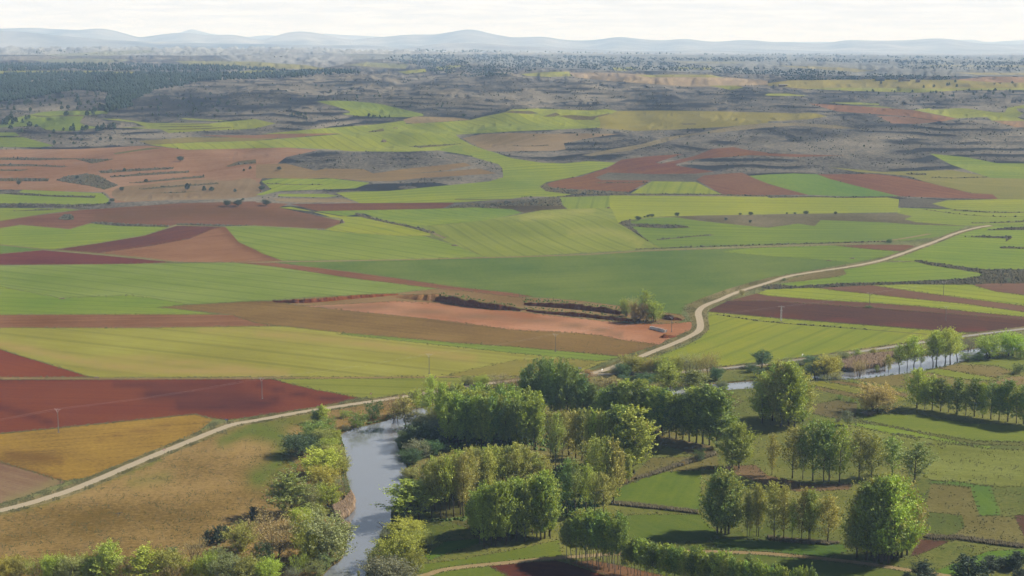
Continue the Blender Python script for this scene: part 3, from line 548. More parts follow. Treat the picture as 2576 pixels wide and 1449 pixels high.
F('rough', 'ground between the riverside poplars', 'P 1000,1040 1200,985 1463,955 1700,960 1830,985 1870,1010 1650,1140 1500,1190 1380,1200 1250,1300 1180,1330 1100,1300 1040,1200', c=('6a6a40', '807c52'))
for lab, k, s, c in (
    ('yellow green strip', 'lime', 'M3 470,812 560,818 980,900 1400,985 1420,1010 1240,1030 980,958 470,862', ('8a9844', '96a24e')), ('brown strip', 'brown', 'M3 600,818 700,812 980,855 1400,945 1400,980 980,890', ('7a6a48', '867656')),
    ('green strip', 'lush', 'M3 690,786 780,782 980,830 1390,900 1390,930 980,850', ('72923a', '809c46')), ('tan strip', 'tan', 'M3 780,780 1350,730 1400,880 1000,830', ('7d754e', '8a825a')),
    ('brown strip', 'rough', 'M3 470,865 980,960 900,985 480,905', ('776c4a', '847a56')), ('bright strip', 'lush', 'M3 1540,697 1700,688 2290,785 2200,812 1900,790 1600,722', ('7f9e3c', '8ba848')),
    ('brown field', 'tan', 'M3 1700,688 1900,650 2300,665 2450,720 2290,783', ('7d734e', '8a805a')), ('green field', 'lush', 'M3 1960,622 2576,560 2700,560 2700,690 2450,705 2300,665 2050,640', ('759440', '829e4c')),
    ('tan field', 'tan', 'M3 2250,830 2450,770 2700,720 2700,860 2300,860', ('8a7a5a', '968666')), ('brown field', 'tan', 'M3 1420,740 1600,725 1900,795 2200,815 2250,835 2150,900 1420,900', ('7f7a50', '8b855a')),
    ('green field by the poplar row', 'lush', 'M3 900,1200 1100,1150 1500,1150 2000,1240 2700,1330 2700,1480 2100,1420 1500,1320 1100,1240', ('76963a', '86a246')), ('olive band', 'tan', 'M3 860,1212 1100,1240 1500,1320 2100,1420 2700,1500 2700,1560 2050,1449 1200,1270', ('6f7442', '7c804e')),
    ('bright band', 'lush', 'M3 810,1250 900,1238 1200,1272 2050,1449; B3 1490,120 2240,140 2222,170 1300,14; M3 1500,1400 1000,1290', ('7ba43a', '88ae44')),
    ('broad olive field', 'tan', 'M3 800,1270 1000,1295 1500,1402; B3 1300,16 2222,172 2700,250 2700,575 2250,550 1640,482 1400,300 1080,40; M3 850,1330', ('7a8346', '8a9354')),
    ('green patch', 'lush', 'M3 360,1130 600,1180 860,1210 820,1250 700,1270 480,1210', ('6f8c3c', '7d9648')), ('green patch', 'grass', 'M3 440,1050 700,1010 900,1040 880,1190 640,1185 440,1140', ('6f7650', '7e8258')),
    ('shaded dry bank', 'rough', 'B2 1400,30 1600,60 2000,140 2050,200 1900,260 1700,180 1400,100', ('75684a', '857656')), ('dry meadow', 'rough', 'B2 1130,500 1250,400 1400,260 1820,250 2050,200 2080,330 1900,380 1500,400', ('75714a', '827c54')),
    ('green meadow', 'lush', 'B2 1020,630 1040,575 1180,520 1270,490 1500,405 1900,385 1900,560 1890,780 1840,792 1300,740 1030,705', ('5f8630', '73943c')), ('lower green meadow', 'lush', 'B2 960,860 1300,828 1880,830 2100,1040 2000,1100 1400,1110 1100,1050 950,960', ('5f8230', '708e3c')),
    ('bright corner', 'lush', 'B2 470,1085 500,1240 200,1290 0,1300; B1 2300,1345 1900,1390 1640,1430 1600,1340 2000,1290; B2 0,1190', ('64862e', '75923c')), ('green strip by the track', 'lush', 'B1 1640,1449 2000,1390 2340,1350 2520,1449 2400,1600 1600,1600', ('64862e', '75923c')),
    ('green clearing', 'lush', 'B1 1690,1240 1900,1100 2230,1072 2300,1110 2000,1200 1750,1290', ('5c8a2a', '6e9636')), ('green under the poplar rows', 'lush', 'B3 -600,1060 0,1095 400,1130 750,1130 800,1200 600,1260 250,1230 0,1200 -500,1180', ('5c8230', '6e8e3c')),
    ('grass by the track', 'lush', 'B2 1720,1210 2576,1235; B3 0,1250 500,1285 900,1340 1300,1390 1500,1440 1500,1700 -900,1700 -1200,1300', ('66823a', '788c46')),
    ('bright L-shaped plot', 'lush', 'B3 1640,492 1900,500 2240,545 2290,700 2335,780 2335,842 2130,842 2080,700 2040,555 1800,518 1650,518', ('5f8c34', '6c983e')), ('rough plot', 'rough', 'B3 1640,522 2040,557 2080,700 2130,842 2335,845 2600,880 2700,1140 2500,1150 1830,1080 1520,1010 1600,700', ('79744a', '868256')),
    ('green weeds', 'grass', 'B3 1600,800 1950,840 1980,950 1850,1050 1540,1000', ('5f7a38', '6c8442')), ('ploughed corner', 'dark', 'B3 2475,838 2700,838 2700,1150 2590,1080', ('5d453c', '6a4f46')), ('ploughed patch', 'dark', 'B3 1530,1080 1830,1100 1700,1160 1500,1242 1430,1252', ('5d443a', '6a4e44')),
    ('bright lower plot', 'lush', 'B3 1690,1400 1850,1330 2220,1200 2520,1178 2700,1190 2500,1300 2000,1455 1700,1430', ('5a8e2a', '6c9a36')), ('brown bare ground', 'rough', 'B2 1900,360 2450,330; B3 0,440 400,520 850,520 820,580 300,600 0,540; B2 2300,440', ('75604c', '836e58'))):
    F(k, lab, s, c=c)
F('red', 'red ploughed corner field', 'B1 2340,1352 2576,1322; B2 0,1318 440,1292 560,1320 900,1430 1400,1600 -300,1600; B1 2540,1449', c=('5c352b', '6e4337'))
F('pink', 'bare soil under the young poplars', 'B2 560,1310 800,1290 1080,1340 1500,1440 2000,1560 2500,1700 1500,1700 1000,1460', c=('81604c', '927158'))
S('scrubt', 'dry hedge line', 'B2 1010,720 1300,745 1600,775 1870,815', 3, c=('6a5846', '7c6a54'), sm=1)
S('scrubt', 'dry hedge line', 'B2 1100,520 1250,460 1450,410 1650,340 1850,270 2050,215', 4, c=('6f6248', '80735a'), sm=1)
S('scrubt', 'dry hedge line', 'B3 1520,1020 1650,1075 1900,1065 2200,1110 2700,1165', 4.5, c=('645240', '766350'), sm=1)
S('track', 'farm track', 'B1 1600,1475 1700,1445 1850,1390 2050,1362 2200,1345 2576,1310; B2 200,1288 400,1270 640,1257 1000,1225 1700,1198 2200,1208 2576,1222; B3 250,1245 600,1278 900,1312 1200,1355 1450,1395 1650,1422 1850,1455 2100,1500', 3.0, c=('a08c6c', 'b4a080'), sm=1)
# verges and roads
ROAD_S = 'P -200,1318 -60,1297; B0 0,790 250,730 500,655 730,580 1000,470 1300,340 1600,215 1900,95 2150,-8; M0 2350,1245 2576,1212; M1 400,1135 700,1090 1000,1043 1280,1005 1400,985 1620,955; P 1150,974 1300,956 1463,941.5 1503,936.5 1533,927 1558,917 1608,898.5 1650.5,881 1688,867 1725,851 1753,837 1763,824.7 1760.5,804.7 1755.5,787 1763,774.7 1780.5,764.7 1810,754.7 1838,741 1888,724 1932,711.4 1977,695 2057,682.5 2144.5,670 2214.5,656 2257,642.5 2307,624 2357,606 2407,585 2457,572.5 2492,567'
S('verge', 'road verge', ROAD_S, 11.0, sm=1)
F('verge', 'wide road verge', 'P 1640,873 1660,866 1678,855 1713,840 1740,828 1752,812 1735,800 1725,780 1730,765 1770,748 1830,727 1880,712 1932,699 1990,689 1977,696 1888,726 1810,757 1770,778 1768,800 1770,826 1760,842 1690,870 1600,905 1540,930 1500,938 1463,940 1500,930 1560,905')
F('scrubt', 'dry verge patch', 'U3 200,1180 450,1110 760,1075 790,1120 700,1150 400,1185 100,1210', c=('7b7258', '8d836a'))
ROAD2_S = 'P 1470,943.5 1550,940 1638,938.5 1700,937 1820,927 1898,918.5 2000,907 2132,888.5 2252,871 2322,861 2412,847 2576,827 2700,812'
S('verge', 'riverside road verge', ROAD2_S, 11.0, sm=1)
RIVER_S = 'P 560,1720 640,1490; B1 640,1470 760,1340 850,1290 900,1200 920,1050 860,960 870,890 960,800 978,700 955,600 910,430 915,300 890,150 860,60 850,0; M1 850,1370 870,1330 1000,1280 1180,1240 1320,1205 1420,1150 1600,1090 1900,1040 2400,980; P 1400,980 1520,978 1700,972 1823,962; M2 2160,830 2480,806; P 2000,948 2080,938; M3 700,715 850,715 1000,683 1180,640 1300,597 1500,570 1930,508 2080,485 2330,455 2576,410 2900,360 2900,430 2330,520 2060,570 1900,632 1640,688 1500,716 1200,753 980,780 800,792; P 2060,955 1950,966; M2 2470,876 2140,896; P 1700,992 1520,997 1400,1004 1250,1022; M1 1900,1180 1600,1290 1470,1340 1440,1400; B1 1420,60 1425,150 1480,250 1530,350 1510,440 1540,500 1500,560 1400,700 1350,800 1370,900 1250,1000 1240,1080 1140,1240 1110,1320 1120,1400 1080,1470; P 900,1500 870,1720'
_rv = smooth_line(dense(pts(RIVER_S), 30), 1)
_gr = on_ground(*np.array(_rv).T); _c = _gr.mean(0)
RIVER_P = _rv
def grow(p, m):
    """the outline pushed outward over the ground by m metres"""
    g = on_ground(*np.array(p).T)[:, :2]; a = np.roll(g, -1, 0) - np.roll(g, 1, 0); a /= np.linalg.norm(a, axis=1)[:, None] + 1e-9
    area = 0.5 * np.sum(g[:, 0] * np.roll(g[:, 1], -1) - np.roll(g[:, 0], -1) * g[:, 1]); s = 1 if area > 0 else -1
    q = g + s * np.stack([a[:, 1], -a[:, 0]], 1) * m
    return [tuple(x) for x in to_frame(np.column_stack([q, hgt(q[:, 0], q[:, 1])]))]
FIELDS.append(dict(kind='mud', label='earth bank of the river', p=grow(RIVER_P, 2.2), c=None, wear=None, rows=None, kw={}))
FIELDS.append(dict(kind='river', label='river', p=RIVER_P, c=None, wear=None, rows=None, kw={}))
S('road', 'riverside road', ROAD2_S, 4.6, c=('a8a098', 'b6aea4'), sm=1)
S('road', 'country road', ROAD_S, 4.4, sm=1)
# ================================================================ one ground sheet, cut along every outline
def build_ground():
    xs = np.concatenate([np.arange(-740, -90, 50), np.arange(-90, 2670, 13.5), np.arange(2670, 3330, 50)])
    rows = np.concatenate([np.arange(106, 131, 2.5), [131.5, 133, 134.5], np.arange(136, 200, 3.0), np.arange(200, 520, 5.0), np.arange(520, 1460, 11.5), np.geomspace(1462, 2700, 12)])
    gx, gy = np.meshgrid(xs, rows)
    gx = gx + RNG.uniform(-2.5, 2.5, gx.shape); 
    pv = [Vector((a, b)) for a, b in zip(gx.ravel(), gy.ravel())]
    faces = []; n = len(pv)
    box = (-730.0, 3310.0, 106.5, 2650.0)
    for f in FIELDS:
        p = [(min(max(a, box[0]), box[1]), min(max(b, box[2]), box[3])) for a, b in f['p']]
        p = dense(p, 13.0); q = [p[0]]
        for a in p[1:]:
            if math.dist(a, q[-1]) > 0.35: q.append(a)
        if math.dist(q[0], q[-1]) < 0.35: q.pop()
        f['p'] = q
        faces.append(list(range(n, n + len(q)))); pv += [Vector(a) for a in q]; n += len(q)
    V, E, Fc, ov, oe, of = delaunay_2d_cdt(pv, [], faces, 0, 1e-4, True)
    P = np.array([(v.x, v.y) for v in V]); T = np.array([tuple(t) for t in Fc], np.int32)
    cen = P[T].mean(1)
    fid = np.full(len(T), -1)
    # the last outline that holds a triangle's middle owns it
    for i, f in enumerate(FIELDS):
        a = np.array(f['p']); lo = a.min(0); hi = a.max(0)
        k = np.where((cen[:, 0] >= lo[0]) & (cen[:, 0] <= hi[0]) & (cen[:, 1] >= lo[1]) & (cen[:, 1] <= hi[1]))[0]
        if len(k): fid[k[inside(f['p'], cen[k, 0], cen[k, 1])]] = i
    G = on_ground(P[:, 0], P[:, 1])
    riv = [i for i, f in enumerate(FIELDS) if f['kind'] == 'river']
    wv = np.zeros(len(P), bool); wv[np.unique(T[np.isin(fid, riv)])] = True
    # the water lies lower than its banks
    G[wv, 2] = WATER_Z
    tone_v = {}
    for i, s, half, am in TONES:
        line = np.array(smooth_line(s, 2)); idx = np.unique(T[fid == i])
        if not len(idx): continue
        q = P[idx]; best = np.full(len(idx), 1e9)
        for a, b in zip(line[:-1], line[1:]):
            d = b - a; t = np.clip(((q - a) @ d) / (d @ d + 1e-9), 0, 1); best = np.minimum(best, np.linalg.norm(q - a - t[:, None] * d, axis=1))
        w = tone_v.setdefault(i, np.zeros(len(P))); w[idx] = np.maximum(w[idx], am * np.exp(-(best / half) ** 2))
    for i, f in enumerate(FIELDS):
        t = T[fid == i]
        if not len(t): continue
        idx, inv = np.unique(t, return_inverse=True); t2 = inv.reshape(-1, 3)
        v = G[idx]; a, b, c = v[t2[:, 0]], v[t2[:, 1]], v[t2[:, 2]]
        up = np.cross(b - a, c - a)[:, 2]; t2[up < 0] = t2[up < 0][:, ::-1]
        name, c1, c2, kw = KIND.get(f['kind'], ('river', '5b5238', '5b5238', {}))
        if f['kind'] == 'river': m = water_mat()
        else:
            if f['c']: c1, c2 = f['c']
            k = dict(kw); k.update(f['kw']); dist = float(np.median(v[:, 1]))
            fp = np.array(f['p'])
            if f['rows']: g = on_ground(*np.array(f['rows']).T); d = g[-1] - g[0]
            else:
                g = on_ground(fp[:, 0], fp[:, 1]); cc = g[:, :2] - g[:, :2].mean(0); w_, e_ = np.linalg.eigh(cc.T @ cc); d = e_[:, 1]
            ang = math.atan2(d[1], d[0])
            if dist > 2600: k['tram'] = 0
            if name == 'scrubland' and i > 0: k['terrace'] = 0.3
            h1, h2 = np.array(albedo(c1, dist * .97)), np.array(albedo(c2, dist * .97)); mid = (h1 + h2) / 2
            h1 = np.clip(mid + (h1 - mid) * 2.0, .006, .7); h2 = mid + (h2 - mid) * 2.0
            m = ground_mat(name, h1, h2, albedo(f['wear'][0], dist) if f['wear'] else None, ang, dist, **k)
        me = mesh_np(name, v, t2, m, True)
        if i in tone_v:
            at = me.attributes.new('wear', 'FLOAT', 'POINT'); at.data.foreach_set('value', tone_v[i][idx].astype(np.float32))
        o = link(name, me); tag(o, kind='structure')
        f['area_px'] = None
    return P, T, fid
WATER_Z = -0.4
def water_mat():
    m = bpy.data.materials.new('river_water'); m.use_nodes = True; nt = m.node_tree; bs = nt.nodes['Principled BSDF']
    bs.inputs['Base Color'].default_value = (0.14, 0.15, 0.16, 1); bs.inputs['Roughness'].default_value = 0.09; bs.inputs['IOR'].default_value = 2.1; bs.inputs['Specular IOR Level'].default_value = 0.5
    pos = nd(nt, 'ShaderNodeNewGeometry').outputs['Position']
    mp = nd(nt, 'ShaderNodeMapping'); mp.inputs['Scale'].default_value = (0.5, 1.3, 1); nt.links.new(pos, mp.inputs['Vector'])
    bp = nd(nt, 'ShaderNodeBump'); bp.inputs['Strength'].default_value = 0.3; bp.inputs['Distance'].default_value = 0.035
    calm = fmath(nt, 'MULTIPLY', noise(nt, mp.outputs[0], 0.9, 3, 0.6), noise(nt, pos, 0.03, 2))
    nt.links.new(calm, bp.inputs['Height']); nt.links.new(bp.outputs[0], bs.inputs['Normal'])
    return m
GP, GT, GF = build_ground()
print('ground', len(GP), len(GT), round(time.time() - T_START, 1))
# ================================================================ trees and bushes: builders
def leaf_mat(name, transl=0.25, rough=0.6):
    m = bpy.data.materials.new(name); m.use_nodes = True; nt = m.node_tree; nt.nodes.clear()
    out = nd(nt, 'ShaderNodeOutputMaterial'); oi = nd(nt, 'ShaderNodeObjectInfo'); ge = nd(nt, 'ShaderNodeNewGeometry')
    v = fmath(nt, 'MULTIPLY_ADD', ge.outputs['Random Per Island'], 0.7, 0.65)
    v2 = fmath(nt, 'MULTIPLY', v, fmath(nt, 'MULTIPLY_ADD', oi.outputs['Random'], 0.3, 0.85))
    sc_ = nd(nt, 'ShaderNodeVectorMath', operation='SCALE'); nt.links.new(oi.outputs['Color'], sc_.inputs[0]); nt.links.new(v2, sc_.inputs['Scale'])
    d = nd(nt, 'ShaderNodeBsdfPrincipled'); d.inputs['Roughness'].default_value = rough; d.inputs['Specular IOR Level'].default_value = 0.25; nt.links.new(sc_.outputs[0], d.inputs['Base Color'])
    tr = nd(nt, 'ShaderNodeBsdfTranslucent'); warm = nd(nt, 'ShaderNodeVectorMath', operation='MULTIPLY'); warm.inputs[1].default_value = (1.25, 1.15, 0.5)
    nt.links.new(sc_.outputs[0], warm.inputs[0]); nt.links.new(warm.outputs[0], tr.inputs['Color'])
    mx = nd(nt, 'ShaderNodeMixShader'); mx.inputs[0].default_value = transl; nt.links.new(d.outputs[0], mx.inputs[1]); nt.links.new(tr.outputs[0], mx.inputs[2]); nt.links.new(mx.outputs[0], out.inputs[0])
    return m
def plain_mat(name, c, rough=0.9, var=0.25, scale=2.0, metal=0.0):
    m = bpy.data.materials.new(name); m.use_nodes = True; nt = m.node_tree; bs = nt.nodes['Principled BSDF']; bs.inputs['Roughness'].default_value = rough; bs.inputs['Metallic'].default_value = metal; bs.inputs['Specular IOR Level'].default_value = 0.2
    t = nd(nt, 'ShaderNodeTexCoord'); n = noise(nt, t.outputs['Object'], scale, 3, 0.6)
    c = np.array(c); nt.links.new(fmix(nt, n, tuple(c * (1 - var)), tuple(c * (1 + var))), bs.inputs['Base Color'])
    return m
LEAF = leaf_mat('leaves'); NEEDLE = leaf_mat('dark_evergreen_leaves', 0.1, 0.7)
BARK = plain_mat('grey_brown_bark', (0.085, 0.068, 0.05)); BARKP = plain_mat('pale_bark', (0.19, 0.165, 0.13)); TWIG = plain_mat('twig_bark', (0.12, 0.085, 0.055))

def cards(c, size, rng, up=0.0):
    """leaf clumps as small randomly turned diamonds"""
    n = len(c); a = rng.normal(size=(n, 3)); a[:, 2] += up; a /= np.linalg.norm(a, axis=1)[:, None]
    b = rng.normal(size=(n, 3)); b -= a * np.sum(a * b, 1)[:, None]; b /= np.linalg.norm(b, axis=1)[:, None]
    s = size * rng.uniform(0.6, 1.35, (n, 1)); a = a * s; b = b * s * rng.uniform(0.55, 0.9, (n, 1))
    v = np.stack([c - a, c - b * .9 + a * .1, c + a, c + b * .9 + a * .1], 1).reshape(-1, 3)
    return v, np.arange(4 * n).reshape(-1, 4)
def make_tree(kind, seed, H, R, clear, nl, lift, leaves, lsize, stems=1, spread=0.0, prof=None, droop=0.0, sig=0.55, tr=0.16, bark=None, mat=None, shoots=0.0, inner=0.3, up=0.3):
    """one tree: a tapered trunk with limbs (mesh), and a crown of leaf clumps set along the limbs (mesh)"""
    rng = np.random.default_rng(seed); mb = MB(); C = []
    prof = prof or (lambda t: math.sin(math.pi * min(1, max(0, t)) ** 0.8) ** 0.7)
    for s in range(stems):
        a = 6.283 * s / stems + rng.uniform(-.5, .5); off = spread * (0.25 if stems > 1 else 0) * R; lean = spread * R * rng.uniform(0.5, 1.0) if stems > 1 else R * 0.12 * rng.normal()
        b = np.array([off * math.cos(a), off * math.sin(a), -0.4]); top = np.array([(off + lean) * math.cos(a), (off + lean) * math.sin(a), H * (0.94 if stems == 1 else rng.uniform(.74, .95))])
        path = []; m = 7
        for i in range(m + 1):
            t = i / m; p = b + (top - b) * t; p[:2] += rng.normal(size=2) * 0.018 * H * t * (1 - t) * 3
            if stems > 1: p[:2] = b[:2] + (top - b)[:2] * t ** 1.4
            path.append(p)
        r0 = tr * (1 if stems == 1 else 0.7)
        mb.tube([tuple(p) for p in path], [r0 * (1.25 if i == 0 else 1) * (1 - 0.86 * i / m) for i in range(m + 1)], 6 if stems == 1 else 5)
        path = np.array(path); n_l = max(3, nl // stems)
        for i in range(n_l):
            t = clear + (0.97 - clear) * ((i + rng.uniform(0, 1)) / n_l) ** 0.9; q = t * m; k = min(int(q), m - 1); o = path[k] + (path[k + 1] - path[k]) * (q - k)
            az = i * 2.39996 + rng.uniform(-.5, .5) + s
            u = (t - clear) / (1 - clear); lump = 0.86 + (0.30 if stems == 1 else 0.14) * math.sin(2 * az + 5.1 * u + seed) * math.sin(az - 7.3 * u + 2.2 * seed); reach = R * prof(u) * rng.uniform(0.62, 1.22) * lump * (0.8 if stems > 1 else 1.08)
            reach = max(reach, 0.25); rise = reach * lift * rng.uniform(0.7, 1.25) * (1.1 - 0.3 * u)
            e = o + np.array([math.cos(az) * reach, math.sin(az) * reach, rise]); mid = o + np.array([math.cos(az) * reach * 0.55, math.sin(az) * reach * 0.55, rise * 0.38 + droop * reach * .2])
            if droop: e[2] = o[2] + rise * (1 - droop) - droop * reach * 0.35
            e[2] = min(e[2], H * 1.01); lr = r0 * 0.34 * (1 - 0.75 * u)
            mb.tube([tuple(o), tuple(mid), tuple(e)], [lr, lr * .65, lr * .2], 4, False)
            w = reach ** 1.1 + 0.3; nn = int(leaves * w / (n_l * stems) / (0.62 * R ** 1.1 + 0.3) * (rng.uniform(0.45, 1.25) if rng.random() > (0.10 if stems == 1 else 0.03) else 0.08)) + 2
            tt = rng.uniform(inner, 1.03, nn) ** 0.8; P = ((1 - tt) ** 2)[:, None] * o + (2 * tt * (1 - tt))[:, None] * mid + (tt ** 2)[:, None] * e
            # side twigs gather the leaves into tufts
            ntw = max(3, nn // 18); tw = rng.normal(size=(ntw, 3)) * sig * np.array([1, 1, 0.8]); tw[:, 2] += sig * shoots * rng.uniform(0, 1, ntw)
            P = P + tw[rng.integers(0, ntw, nn)] * (0.35 + 0.75 * tt)[:, None] + rng.normal(size=(nn, 3)) * sig * 0.26
            C.append(P)
    C = np.concatenate(C); C = C[C[:, 2] > 0.15]
    v, f = cards(C, lsize, rng, up)
    return mb.mesh('trunk', bark or BARK, True), mesh_np('crown', v, f, mat or LEAF), float(np.percentile(C[:, 2], 99.4)), float(np.percentile(np.abs(C[:, :2]), 96))
dome = lambda t: math.sqrt(max(0.0, 1 - (t * 1.02 - 0.12) ** 2)) if t < 0.98 else 0.25
egg = lambda t: 1.12 * max(0.0, 1 - t) ** 0.60 * min(1.0, (t + 0.10) * 3.2) ** 0.55
spire = lambda t: (0.45 + 0.55 * math.sin(math.pi * min(1, t * 1.1)) if t < 0.85 else 0.45)
cone = lambda t: 1.0 - 0.75 * t if t > 0.12 else 0.65
LIB = {}
def lib(kind, **k): LIB.setdefault(kind, []).append(make_tree(kind, 100 * len(LIB) + 7 * len(LIB.get(kind, [])) + 3, **k))
for i in range(4): lib('poplar', H=20, R=3.5 + .3 * (i % 2), clear=0.08 + .03 * (i % 3), nl=52, lift=1.15, leaves=7600, lsize=0.25, prof=egg, sig=0.7, shoots=1.6, tr=0.2)
for i in range(3): lib('young', H=16, R=2.5, clear=0.30 + .02 * i, nl=40, lift=1.1, leaves=5200, lsize=0.20, prof=egg, sig=0.5, shoots=1.6, tr=0.12, bark=BARKP)
for i in range(2): lib('slim', H=18, R=1.5, clear=0.07, nl=46, lift=2.6, leaves=5200, lsize=0.18, prof=spire, sig=0.42, shoots=2.4, tr=0.16)
for i in range(4): lib('loose', H=20, R=3.1 + .5 * (i % 2), clear=0.18 + .04 * (i % 2), nl=38, lift=1.5, leaves=5400, lsize=0.20, prof=egg, sig=0.72, shoots=1.5, tr=0.2, inner=0.2)
for i in range(2): lib('open', H=16, R=3.0, clear=0.13, nl=46, lift=1.5, leaves=4200, lsize=0.19, prof=egg, sig=0.62, shoots=0.8, tr=0.15, inner=0.2)
for i in range(3): lib('wide', H=20, R=5.2, clear=0.07, nl=60, lift=0.85, leaves=11000, lsize=0.25, prof=egg, sig=0.95, shoots=1.1, tr=0.28)
for i in range(4): lib('willow', H=8, R=4.6, clear=0.02, nl=80, lift=0.9, leaves=15000, lsize=0.14, stems=5, spread=0.5, prof=dome, droop=0.14, sig=0.62, tr=0.2, inner=0.35)
for i in range(2): lib('twiggy', H=8, R=4.2, clear=0.12, nl=84, lift=1.2, leaves=5500, lsize=0.10, stems=6, spread=0.6, prof=dome, sig=0.6, tr=0.17, bark=TWIG, inner=0.35)
for i in range(3): lib('bush', H=3, R=2.2, clear=0.02, nl=36, lift=0.7, leaves=6000, lsize=0.075, stems=5, spread=0.6, prof=dome, droop=0.2, sig=0.32, tr=0.07, inner=0.3)
for i in range(3): lib('juniper', H=6, R=1.9, clear=0.03, nl=44, lift=1.0, leaves=5000, lsize=0.12, prof=lambda t: (1 - t) ** 0.55 if t > .1 else .8, sig=0.32, shoots=0.8, tr=0.14, mat=NEEDLE)
for i in range(2): lib('oak', H=7, R=3.9, clear=0.22, nl=44, lift=0.55, leaves=6000, lsize=0.17, prof=dome, droop=0.1, sig=0.55, tr=0.3, mat=NEEDLE)
def far_tree(seed, H, R, shape):
    """a small far evergreen: an uneven crown of leaf faces on a short trunk, one mesh"""
    rng = np.random.default_rng(seed); n = 150; t = rng.uniform(0.06, 1, n) ** (0.8 if shape == 'cone' else 0.6); a = rng.uniform(0, 6.283, n)
    r = R * ((1 - t) ** 0.6 + 0.06 if shape == 'cone' else np.sqrt(np.clip(1 - (2 * t - 1) ** 2, 0.02, 1))) * rng.uniform(0.55, 1.1, n)
    v, f = cards(np.stack([r * np.cos(a), r * np.sin(a), t * H], 1), R * 0.34, rng, 0.4)
    b = len(v); rt = R * 0.09
    tv = [(rt * math.cos(k * 1.5708), rt * math.sin(k * 1.5708), z) for z in (-0.3, H * 0.5) for k in range(4)]
    v = np.concatenate([v, tv]); f = np.concatenate([f, [(b + k, b + (k + 1) % 4, b + 4 + (k + 1) % 4, b + 4 + k) for k in range(4)]])
    return mesh_np('juniper_tree', v, f, NEEDLE)
FARJ = [far_tree(50 + i, 6, 2.2, 'cone' if i % 2 else 'round') for i in range(6)]

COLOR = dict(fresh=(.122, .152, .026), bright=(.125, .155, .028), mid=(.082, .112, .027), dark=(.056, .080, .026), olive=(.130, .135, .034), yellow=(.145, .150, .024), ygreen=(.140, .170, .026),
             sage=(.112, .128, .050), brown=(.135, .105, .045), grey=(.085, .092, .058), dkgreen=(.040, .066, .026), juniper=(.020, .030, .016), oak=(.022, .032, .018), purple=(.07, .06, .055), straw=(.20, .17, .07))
TREES = []; LEAF_GAIN = 2.45
def T(kind, at, color, label, cat='tree', group=None, name=None, w=None, vary=0.1):
    """note a tree: at = 'frame x,base;x,top' in an enlarged quarter, w = crown width there"""
    TREES.append(dict(kind=kind, at=at, color=color, label=label, cat=cat, group=group, name=name, w=w, vary=vary))
_NAMES = dict(poplar='poplar_tree', young='young_poplar', slim='columnar_poplar', loose='poplar_tree', open='poplar_tree', wide='poplar_tree', willow='willow_tree', twiggy='willow_tree', bush='bush', juniper='juniper_tree', oak='holm_oak', far='juniper_tree')
def plant():
    base = np.array([t['at'][0] for t in TREES]); G = on_ground(base[:, 0], base[:, 1]); cnt = {}
    for t, g in zip(TREES, G):
        if g[1] > 24000: continue
        k = t['kind']; (bx, by), ty = t['at']; rng = random.Random(int(bx * 31 + by * 17))
        s = scale_at(g); H = (by - ty) / s
        for _ in range(3):
            y2 = to_frame(g + np.array([0, 0, H]))[0, 1]; H *= (by - ty) / max(1e-3, by - y2)
        rz = rng.uniform(0, 6.283); col = np.array(COLOR[t['color']]) * LEAF_GAIN * (1 + t['vary'] * np.array([rng.uniform(-1, 1), rng.uniform(-1, 1), rng.uniform(-1, 1)]))
        nm = t['name'] or _NAMES[k]
        if k == 'far':
            me = FARJ[rng.randrange(6)]; o = link(nm, me); o.location = g; sz = H / 6.0; sx = (t['w'] / s / 4.2) if t['w'] else sz * rng.uniform(.85, 1.25)
            o.scale = (sx, sx, sz); o.rotation_euler = (0, 0, rz); o.color = (*col, 1); tag(o, t['label'], t['cat'], t['group']); continue
        i = cnt.get(k, rng.randrange(8)); cnt[k] = i + 1; tm, cm, h0, r0 = LIB[k][i % len(LIB[k])]
        sz = H / h0; sx = (t['w'] / s * 0.5 / r0) if t['w'] else sz * rng.uniform(.9, 1.12)
        e = empty(nm, tuple(g), rz); tag(e, t['label'], t['cat'], t['group'])
        a = link('trunk', tm, e); b = link('crown', cm, e)
        for q in (a, b): q.scale = (sx, sx, sz)
        b.color = (*col, 1)
_U = 'first second third fourth fifth sixth seventh eighth ninth'.split()
ORD = 'first second third fourth fifth sixth seventh eighth ninth tenth eleventh twelfth thirteenth fourteenth fifteenth sixteenth seventeenth eighteenth nineteenth twentieth'.split()
for _a, _b in (('twenty', 'thirtieth'), ('thirty', 'fortieth'), ('forty', 'fiftieth')): ORD += [_a + '-' + w for w in _U] + [_b]
def one(k, crop, x, yb, yt, color, label, w=None, **kw):
    (b,) = pts('%s %g,%g' % (crop, x, yb)); (t_,) = pts('%s %g,%g' % (crop, x, yt)); T(k, (b, t_[1]), color, label, w=w * (1 if crop == 'P' else .25) if w else None, **kw)
def rowof(k, crop, lst, color, fmt, group, w=None, **kw):
    """a row of like trees, each told apart by its place in the row"""
    n = len(lst); ks = k if isinstance(k, (list, tuple)) else [k]; cs = color if isinstance(color, (list, tuple)) else [color]
    for i, q in enumerate(lst):
        place = ORD[i] + ' from the left' if i < n - 1 or n == 1 else 'last on the right'
        one(ks[i % len(ks)], crop, q[0], q[1], q[2], cs[i % len(cs)], fmt.format(place), w=(q[3] if len(q) > 3 else w), group=group, **kw)
# ================================================================ trees and bushes: where they stand
R_ = random.Random(11)
def line(p, q, n): return [(p[0] + (q[0] - p[0]) * i / (n - 1), p[1] + (q[1] - p[1]) * i / (n - 1)) for i in range(n)]
def jit(v, a): return v + R_.uniform(-a, a)
